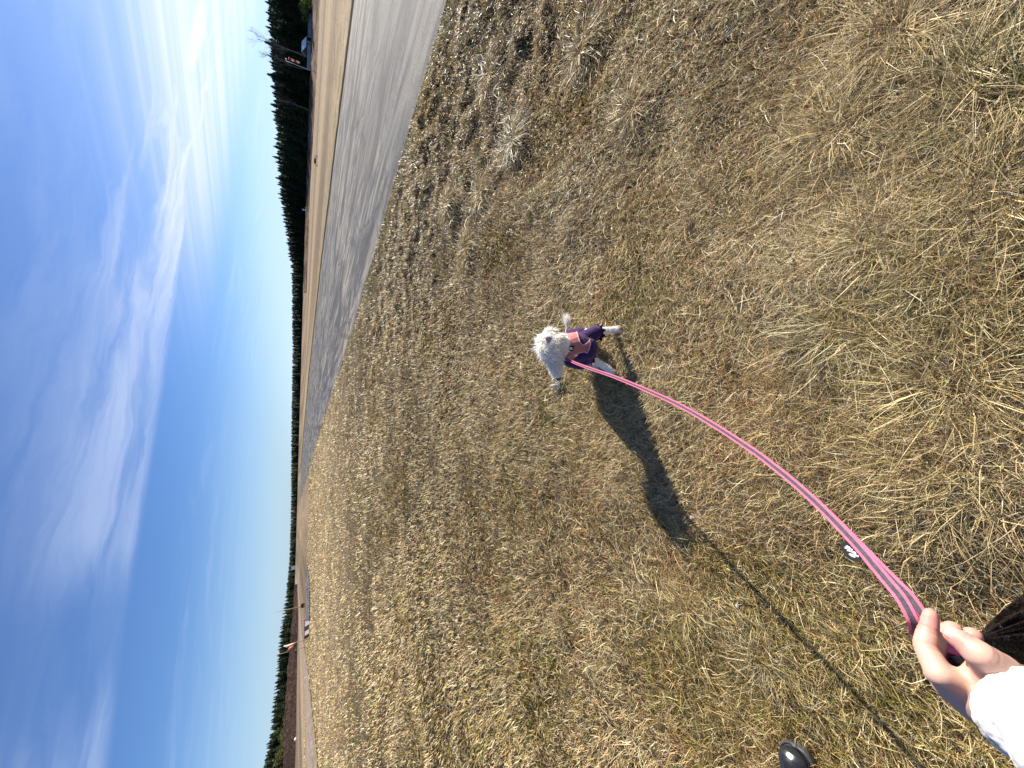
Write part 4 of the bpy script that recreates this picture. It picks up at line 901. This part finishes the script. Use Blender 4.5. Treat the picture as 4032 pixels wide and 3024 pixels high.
# skin creases at the finger joints
creases = []
for fg in (fing[0], fing[1], fing[2], thumb):
    for i in range(1, len(fg)-1):
        ax = fg[i+1][0]-fg[i-1][0]; ax /= np.linalg.norm(ax); 
        for o_c in (-.0022, .0012): creases.append((fg[i][0], ax, fg[i][1], o_c))
hnn = vno(hb)
for c, ax, r_, oc in creases:
    d = hvv-c; al = d @ ax-oc; rad2 = np.linalg.norm(d-np.outer(d @ ax, ax), axis=1); m = (np.exp(-(al/.0011)**2))*(rad2 < r_*1.5); hvv -= hnn*(m*.0006)[:, None]; cs *= 1-.10*m[:, None]
hb.vertices.foreach_set('co', hvv.astype(np.float32).ravel()); color_attr(hb, cs, 'POINT')
person = thing('person', 'person whose left hand in a white sleeve holds the pink leash and black bag', 'person', (-.04, -.42, 0))
link('body', hb, pbr('skin', (0, 0, 0), .48, .35, 'tint', None, (900, .15, .0006), .12), person)
# thumb nail
tn = thumb[-1][0]; ti = thumb[2][0]; ax = tn-ti; ax /= np.linalg.norm(ax); vw = CP-tn; vw = vw-ax*(vw @ ax); vw /= np.linalg.norm(vw); sd = np.cross(ax, vw); q0 = vw*.92+sd*.38; q0 /= np.linalg.norm(q0); sd2 = np.cross(ax, q0)
V = []; Q = []
for i in range(9):
    for j in range(7):
        u_, v_ = i/8-.5, j/6-.5; wd = .0066*(1-.25*abs(u_*2)**3); a = v_*2*.80; V.append(tn+ax*(u_*.0125-.001)+q0*(math.cos(a)*.0084+.0002-.0012*(u_*2)**2)+sd2*math.sin(a)*wd*1.25)
        if i and j: Q.append(((i-1)*7+j-1, (i-1)*7+j, i*7+j, i*7+j-1))
link('nail', mesh_np('nail', V, quads=Q, smooth=True), pbr('nail', (.60, .36, .31), .28, .5), person)
# sleeve
def sleeve():
    axis = [Wr+fa*.036, Wr+fa*.066, Wr+fa*.10, El, El*.5+Sh*.5, Sh]; rad_ = [.0375, .041, .044, .058, .068, .08]
    pts = []; rs = []
    for i in range(len(axis)-1):
        for k in range(14): t = k/14; pts.append(axis[i]*(1-t)+axis[i+1]*t); rs.append(rad_[i]*(1-t)+rad_[i+1]*t)
    n_ = 72; V = []; prev = None
    for i, p in enumerate(pts):
        d = pts[min(i+1, len(pts)-1)]-pts[max(i-1, 0)]; d /= np.linalg.norm(d)
        if prev is None: s = np.cross(d, [0, 0, 1.])
        else: s = prev-d*(prev @ d)
        s /= np.linalg.norm(s); prev = s; t_v = np.cross(d, s)
        for k in range(n_):
            a = 2*math.pi*k/n_; w = 1+.045*math.sin(3*a+i*.35)+.03*math.sin(7*a-i*.5)*min(i/5, 1)+.025*math.sin(i*.9+2*math.sin(a*2)); V.append(p+rs[i]*w*(s*math.cos(a)+t_v*math.sin(a)))
    V = np.array(V); nv = len(V); inner = np.array([pts[0]+(V[k]-pts[0])*.93 for k in range(n_)]+[pts[5]+(V[5*n_+k]-pts[5])*.93 for k in range(n_)])
    P_ = [(i*n_+k, i*n_+(k+1) % n_, (i+1)*n_+(k+1) % n_, (i+1)*n_+k) for i in range(len(pts)-1) for k in range(n_)]
    P_ += [(k, nv+k, nv+(k+1) % n_, (k+1) % n_) for k in range(n_)]+[(nv+k, nv+n_+k, nv+n_+(k+1) % n_, nv+(k+1) % n_) for k in range(n_)]
    return mesh_np('jacket_sleeve', np.concatenate([V, inner]), quads=P_, smooth=True), V[:n_], pts[0]
sm, ring, rc = sleeve(); M_cloth = pbr('white_cotton', (.60, .60, .60), .85, .15, None, (22, .04), (16, .8, .02), sheen=.2)
slv = link('jacket_sleeve', sm, M_cloth, person)
pts = [rc+(r_v-rc)*(1.0+.012*math.sin(i*1.3)) for i, r_v in enumerate(ring)]; pts = pts+[pts[0], pts[1]]
cu = link('cuff_piping', tubemesh('cuff_piping', pts, [.0023+.0004*math.sin(i*2.1) for i in range(len(pts))], 8), pbr('cream_piping', (.78, .73, .62), .85, .15, None, (120, .15), (400, .5, .001)), person)
cl_caps = [((-.12, -.40, 1.31), .115, (.06, -.42, 1.31), .115), (Sh, .08, (-.12, -.40, 1.33), .10), ((-.10, -.42, 1.2), .135, (-.10, -.44, .88), .14), ((.04, -.42, 1.2), .135, (.02, -.44, .88), .14), ((.06, -.40, 1.31), .10, (.24, -.38, 1.30), .075), ((.24, -.38, 1.30), .07, (.30, -.28, 1.10), .058), ((.30, -.28, 1.10), .055, (.18, -.15, 1.25), .038)]
link('jacket', blob('jacket', cl_caps, (), .010, 5), M_cloth, person)
tr_caps = []; 
for s_ in (-1, 1): tr_caps += [((-.04+s_*.09, -.43, .90), .115, (-.04+s_*.11, -.41, .50), .082), ((-.04+s_*.11, -.41, .50), .08, (-.04+s_*.12, -.45, .12), .068)]
link('trousers', blob('trousers', tr_caps, (), .010, 5), pbr('dark_denim', (.03, .035, .05), .8, .2), person)
def boot(name, toe, ang, par):
    ang = math.radians(ang); fx = np.array([math.cos(ang), math.sin(ang), 0]); sx = np.array([-math.sin(ang), math.cos(ang), 0]); T_ = np.array([toe[0], toe[1], 0.])
    def q(a, b, z): return T_-fx*a+sx*b+np.array([0, 0, z])
    up_ = blob('upper', [(q(.05, -.006, .048), .040, q(.05, .010, .048), .040), (q(.06, 0, .050), .046, q(.14, 0, .062), .043), (q(.14, 0, .062), .043, q(.22, 0, .075), .046), (q(.22, 0, .05), .043, q(.235, 0, .06), .043), (q(.215, 0, .08), .050, q(.215, 0, .34), .062)], (), .003, 6)
    sole = blob('sole', [(q(.048, -.012, .024), .050, q(.05, .012, .024), .050), (q(.07, 0, .022), .055, q(.15, 0, .020), .044), (q(.15, 0, .02), .044, q(.235, 0, .02), .048)], (), .003, 3)
    sv_ = vco(sole); sv_[:, 2] = np.where(sv_[:, 2] > .030, .030+(sv_[:, 2]-.030)*.25, np.maximum(sv_[:, 2], .002)); sole.vertices.foreach_set('co', sv_.astype(np.float32).ravel())
    uv_ = vco(up_); a_ = (T_-uv_) @ fx; seam = np.exp(-((a_-.075)/.0016)**2)*(uv_[:, 2] > .03); uv_[:, 2] -= seam*.0015; un = vno(up_); uv_ += un*(np.where(a_ < .072, .0022, 0))[:, None]; up_.vertices.foreach_set('co', uv_.astype(np.float32).ravel())
    for m_ in (up_, sole):
        w_ = vco(m_); w_ = (w_-T_)*.80+T_; m_.vertices.foreach_set('co', w_.astype(np.float32).ravel())
    rb = pbr('black_rubber', (.018, .018, .021), .30, .55, None, (30, .3), (45, .12, .004)); o = link(name, up_, rb, par); 
    so_ = bpy.data.objects.new('sole', sole); sole.materials.append(pbr('sole_rubber', (.05, .05, .052), .55, .35, None, (60, .3))); SC.collection.objects.link(so_); so_.parent = o
    o2 = tubemesh('toe_ridge', [q(.050+.062*(1-math.cos(t)), .0, .0)+sx*.052*math.sin(t)*1.0+np.array([0, 0, .046-.004*abs(math.sin(t))])-fx*(-.056) for t in np.linspace(-1.35, 1.35, 24)], [.0028]*24, 8)
    w_ = vco(o2); w_ = (w_-T_)*.80+T_; o2.vertices.foreach_set('co', w_.astype(np.float32).ravel())
    rd = bpy.data.objects.new('toe_ridge', o2); o2.materials.append(rb); SC.collection.objects.link(rd); rd.parent = o
    return o
boot('boot', (-.17, -.28), 85, person); boot('boot', (.09, -.28), 95, person)
link('hair', blob('hair', [((-.03, -.385, 1.60), .088, (-.03, -.40, 1.50), .080), ((-.03, -.42, 1.50), .075, (-.03, -.45, 1.30), .055)], (), .008, 4), pbr('brown_hair', (.10, .06, .035), .6, .3, None, (60, .4)), person)

# ------------------------------------------------------------------ second person, only a boot toe in the picture
bt = G(3150, 2924); 
p2 = thing('person', 'person standing at the left edge, only the toe of one black rubber boot in view', 'person', (bt[0]-.25, bt[1]-.12, 0))
bx_, by_ = bt[0]-.26, bt[1]-.13
b2 = [((bx_, by_-.10, 1.30), .11, (bx_, by_+.10, 1.30), .11), ((bx_, by_-.06, 1.2), .12, (bx_, by_-.05, .95), .12), ((bx_, by_+.06, 1.2), .12, (bx_, by_+.05, .95), .12), ((bx_, by_, 1.38), .05, (bx_+.02, by_, 1.47), .05), ((bx_+.03, by_, 1.60), .088, (bx_+.04, by_, 1.54), .07), ((bx_+.14, by_, 1.56), .014, (bx_+.12, by_, 1.585), .010)]
for s_ in (-1, 1):
    b2 += [((bx_, by_+s_*.2, 1.31), .05, (bx_-.03, by_+s_*.25, 1.05), .038), ((bx_-.03, by_+s_*.25, 1.05), .036, (bx_+.04, by_+s_*.25, .82), .024), ((bx_, by_+s_*.08, .92), .095, (bx_, by_+s_*.11, .5), .06), ((bx_, by_+s_*.11, .5), .055, (bx_, by_+s_*.12, .09), .04), ((bx_, by_+s_*.12, .06), .04, (bx_+.12, by_+s_*.12, .04), .03), ((bx_+.04, by_+s_*.25, .82), .024, (bx_+.055, by_+s_*.25, .78), .022)]
    for k in range(4): b2.append(((bx_+.045+.012*k-.012, by_+s_*.25, .77), .0085, (bx_+.05+.012*k, by_+s_*.245, .70+.006*abs(k-1.5)), .007))
    b2.append(((bx_+.06, by_+s_*.24, .79), .010, (bx_+.085, by_+s_*.23, .74), .008))
link('body', blob('body', b2, (), .005, 4), pbr('skin_tone', (.62, .40, .31), .5, .3), p2)
jk = [((bx_, by_-.10, 1.31), .125, (bx_, by_+.10, 1.31), .125), ((bx_, by_-.06, 1.2), .135, (bx_, by_-.05, .86), .14), ((bx_, by_+.06, 1.2), .135, (bx_, by_+.05, .86), .14)]; tr2 = []
for s_ in (-1, 1): jk += [((bx_, by_+s_*.2, 1.31), .07, (bx_-.03, by_+s_*.25, 1.05), .055), ((bx_-.03, by_+s_*.25, 1.05), .055, (bx_+.03, by_+s_*.25, .85), .042)]; tr2 += [((bx_, by_+s_*.08, .92), .11, (bx_, by_+s_*.11, .5), .08), ((bx_, by_+s_*.11, .5), .08, (bx_, by_+s_*.12, .25), .07)]
link('jacket', blob('jacket', jk, (), .010, 5), pbr('dark_coat', (.03, .04, .06), .8, .2), p2); link('trousers', blob('trousers', tr2, (), .010, 5), pbr('dark_cloth', (.02, .02, .025), .8, .2), p2)
link('hair', blob('hair', [((bx_-.01, by_, 1.63), .088, (bx_-.03, by_, 1.54), .078)], (), .008, 4), pbr('dark_hair', (.04, .028, .02), .6, .3, None, (60, .4)), p2)
boot('boot', (bt[0], bt[1]), 4, p2); boot('boot', (bt[0]-.03, bt[1]-.26), -4, p2)

# ------------------------------------------------------------------ leash
LP = [(z5(520, 560), .400), (z5(430, 330), .398), ((3564, 2353), .412), ((3507, 2289), None), ((3450, 2226), None), ((3400, 2170), None), ((3320, 2085), None), ((3231, 1996), None), ((3128, 1902), None), ((3045, 1835), None), ((2960, 1771), None), ((2797, 1665), None), ((2660, 1588), None), ((2525, 1527), None), ((2420, 1484), None), ((2333, 1454), None), ((2275, 1433), None), ((2236, 1416), None), ((2222, 1408), 1.815)]
pp = np.array([q[0] for q in LP], float); sL = np.concatenate([[0], np.cumsum(np.hypot(*np.diff(pp, axis=0).T))])
i0, iN = 2, len(LP)-1; inv = [1/q[1] if q[1] else None for q in LP]
for i in range(i0+1, iN): t = (sL[i]-sL[i0])/(sL[iN]-sL[i0]); inv[i] = inv[i0]*(1-t)+inv[iN]*t
cen = np.array([D(*q, 1/v) for q, v in zip(pp, inv)])
def catmull(P, n_=8):
    out = []; P = np.array(P); Q_ = np.vstack([2*P[0]-P[1], P, 2*P[-1]-P[-2]])
    for i in range(1, len(Q_)-2):
        for k in range(n_):
            t = k/n_; out.append(.5*((2*Q_[i])+(-Q_[i-1]+Q_[i+1])*t+(2*Q_[i-1]-5*Q_[i]+4*Q_[i+1]-Q_[i+2])*t*t+(-Q_[i-1]+3*Q_[i]-3*Q_[i+1]+Q_[i+2])*t**3))
    out.append(Q_[-2]); return np.array(out)
cc_ = catmull(cen, 12)
leash = thing('leash', 'long pink webbing dog leash with dark grey stripes running from the hand to the dog', 'leash', tuple(cen[0]))
M_pink = pbr('pink_webbing', (.56, .13, .225), .8, .2, None, (300, .12), (900, .6, .0008)); M_dark = pbr('grey_rubber_stripe', (.065, .055, .065), .7, .3, None, (300, .3), (700, .9, .001))
def ribbon(C, side_off, lift, w0, name, mat, th=.0011):
    n_ = len(C); V = []
    for i in range(n_):
        t = C[min(i+1, n_-1)]-C[max(i-1, 0)]; t /= np.linalg.norm(t); vw = CP-C[i]; vw /= np.linalg.norm(vw); sdv = np.cross(t, vw); sdv /= np.linalg.norm(sdv); nn = np.cross(sdv, t)
        o1 = side_off[0][i] if hasattr(side_off[0], '__len__') else side_off[0]; lf = lift[i] if hasattr(lift, '__len__') else lift
        a = C[i]+sdv*(o1-w0/2)+nn*lf; b = C[i]+sdv*(o1+w0/2)+nn*lf; V += [a, b, b-nn*th, a-nn*th]
    Q = []
    for i in range(n_-1):
        for k in range(4): Q.append((i*4+k, i*4+(k+1) % 4, i*4+4+(k+1) % 4, i*4+4+k))
    Q += [(3, 2, 1, 0), (n_*4-4, n_*4-3, n_*4-2, n_*4-1)]; return mesh_np(name, V, quads=Q)
n_ = len(cc_); tt = np.linspace(0, 1, n_); split = .0058*np.clip(1-tt*2.2, 0, 1)**1.8+.0001
for sgn, dz in ((-1, .0012), (1, -.0012)):
    so_ = sgn*split; wlist = .0125
    o = link('webbing', ribbon(cc_, [so_], dz, .0106, 'webbing', M_pink), M_pink, leash)
    st = ribbon(cc_, [so_], dz+.0006, .0046, 'stripe', M_dark); st.materials.append(M_dark); so2 = bpy.data.objects.new('stripe', st); SC.collection.objects.link(so2); so2.parent = o
# loop ends inside the fist
lp = catmull([cen[1], H(560, 470, .412), H(700, 560, .425), H(800, 700, .415), H(900, 800, .405), H(860, 860, .412), H(760, 800, .425)], 8)
link('hand_loop', ribbon(lp, [0.], 0., .012, 'hand_loop', M_pink), M_pink, leash)
# round rubber tag sewn on
ci = int(n_*.30); tcx = D(3352, 2172, 1/np.interp(np.interp(3352, pp[::-1, 0], sL[::-1]), sL, inv)+.006); vw = CP-tcx; vw /= np.linalg.norm(vw)
tv = cc_[ci+1]-cc_[ci-1]; tv /= np.linalg.norm(tv); tv = tv-vw*(tv @ vw); tv /= np.linalg.norm(tv); tw_ = np.cross(vw, tv)
V = []; P_ = []; n2 = 24
for z_ in (0, -.0015):
    for k in range(n2): a = 2*math.pi*k/n2; V.append(tcx+tv*.0125*math.cos(a)+tw_*.0085*math.sin(a)+vw*z_)
P_ = [list(range(n2)), list(range(n2, 2*n2))[::-1]]+[[(k+1) % n2, k, n2+k, n2+(k+1) % n2] for k in range(n2)]
tg = link('tag', mesh_np('tag', V, polys=P_), pbr('black_rubber_tag', (.03, .03, .032), .6, .3), leash)
V = []; Q = []; r_ = np.random.default_rng(5)
for (a, b, c, d) in [(-.009, -.003, -.002, .001), (-.008, .002, .001, -.001), (-.004, -.004, .004, .003), (-.003, .0, .007, -.002), (.001, -.003, .008, .003), (.002, .002, .009, -.001), (-.006, .003, -.001, .004)]:
    p0 = np.array([a, b]); p1 = np.array([c, d]); t = p1-p0; t /= np.linalg.norm(t); nn = np.array([-t[1], t[0]])*.0011; p0 = p0*.85; p1 = p1*.85; b0 = len(V)
    for q in (p0-nn, p1-nn, p1+nn, p0+nn): V.append(tcx+tv*q[0]+tw_*q[1]+vw*.0006)
    Q.append((b0, b0+1, b0+2, b0+3))
mk = mesh_np('tag_mark', V, quads=Q); mk.materials.append(pbr('white_print', (.85, .85, .85), .5, .3)); mo = bpy.data.objects.new('tag_mark', mk); SC.collection.objects.link(mo); mo.parent = tg
# ------------------------------------------------------------------ black plastic bag hanging from the fist
NB_ = H(1330, 640, .435); nu, nv = 150, 72; V = []
for i in range(nv+1):
    t = i/nv
    for k in range(nu):
        a = 2*math.pi*k/nu
        r_ = .005+.060*min(t/.72, 1.)*(1-.6*sst(t, .85, 1.0)) if t > 0 else .005
        fold = math.sin(9*a+2.2*math.sin(2*a))*.5+math.sin(17*a+3*math.sin(a)+t*3)*.3+math.sin(31*a+t*5)*.15
        cr = (fbm(np.array([math.cos(a)*1.6+3]), np.array([math.sin(a)*1.6+t*3.2]), 1.7, 4, 13)[0]-.5)
        q_ = r_*(1+(.30-.16*t)*fold*sst(t, 0, .12)+.5*cr*sst(t, .1, .45))
        V.append((NB_[0]-.050*t+q_*1.05*math.cos(a), NB_[1]+q_*.85*math.sin(a)-.07*t, NB_[2]-.33*t**.92-.012*math.sin(2*a)*t+.03*cr*t))
b_c = len(V); V.append((NB_[0]-.05, NB_[1]-.07, NB_[2]-.345))
P_ = [[i*nu+k, i*nu+(k+1) % nu, (i+1)*nu+(k+1) % nu, (i+1)*nu+k] for i in range(nv) for k in range(nu)]+[[nv*nu+k, nv*nu+(k+1) % nu, b_c] for k in range(nu)]
bag = thing('plastic_bag', 'thin glossy black plastic bag gathered at the top and hanging below the hand', 'bag', tuple(NB_))
link('pouch', mesh_np('pouch', V, polys=P_, smooth=True), pbr('black_plastic', (.008, .005, .005), .27, 1., None, (12, .3), (20, .9, .03)), bag)
link('gathered_neck', tubemesh('gathered_neck', [NB_+np.array([0, 0, -.004]), NB_+np.array([-.004, .004, .014]), H(1120, 760, .425), H(980, 960, .40)], [.008, .0075, .007, .006], 14), pbr('black_plastic_neck', (.022, .016, .015), .25, .6, None, None, (60, .8, .006)), bag)
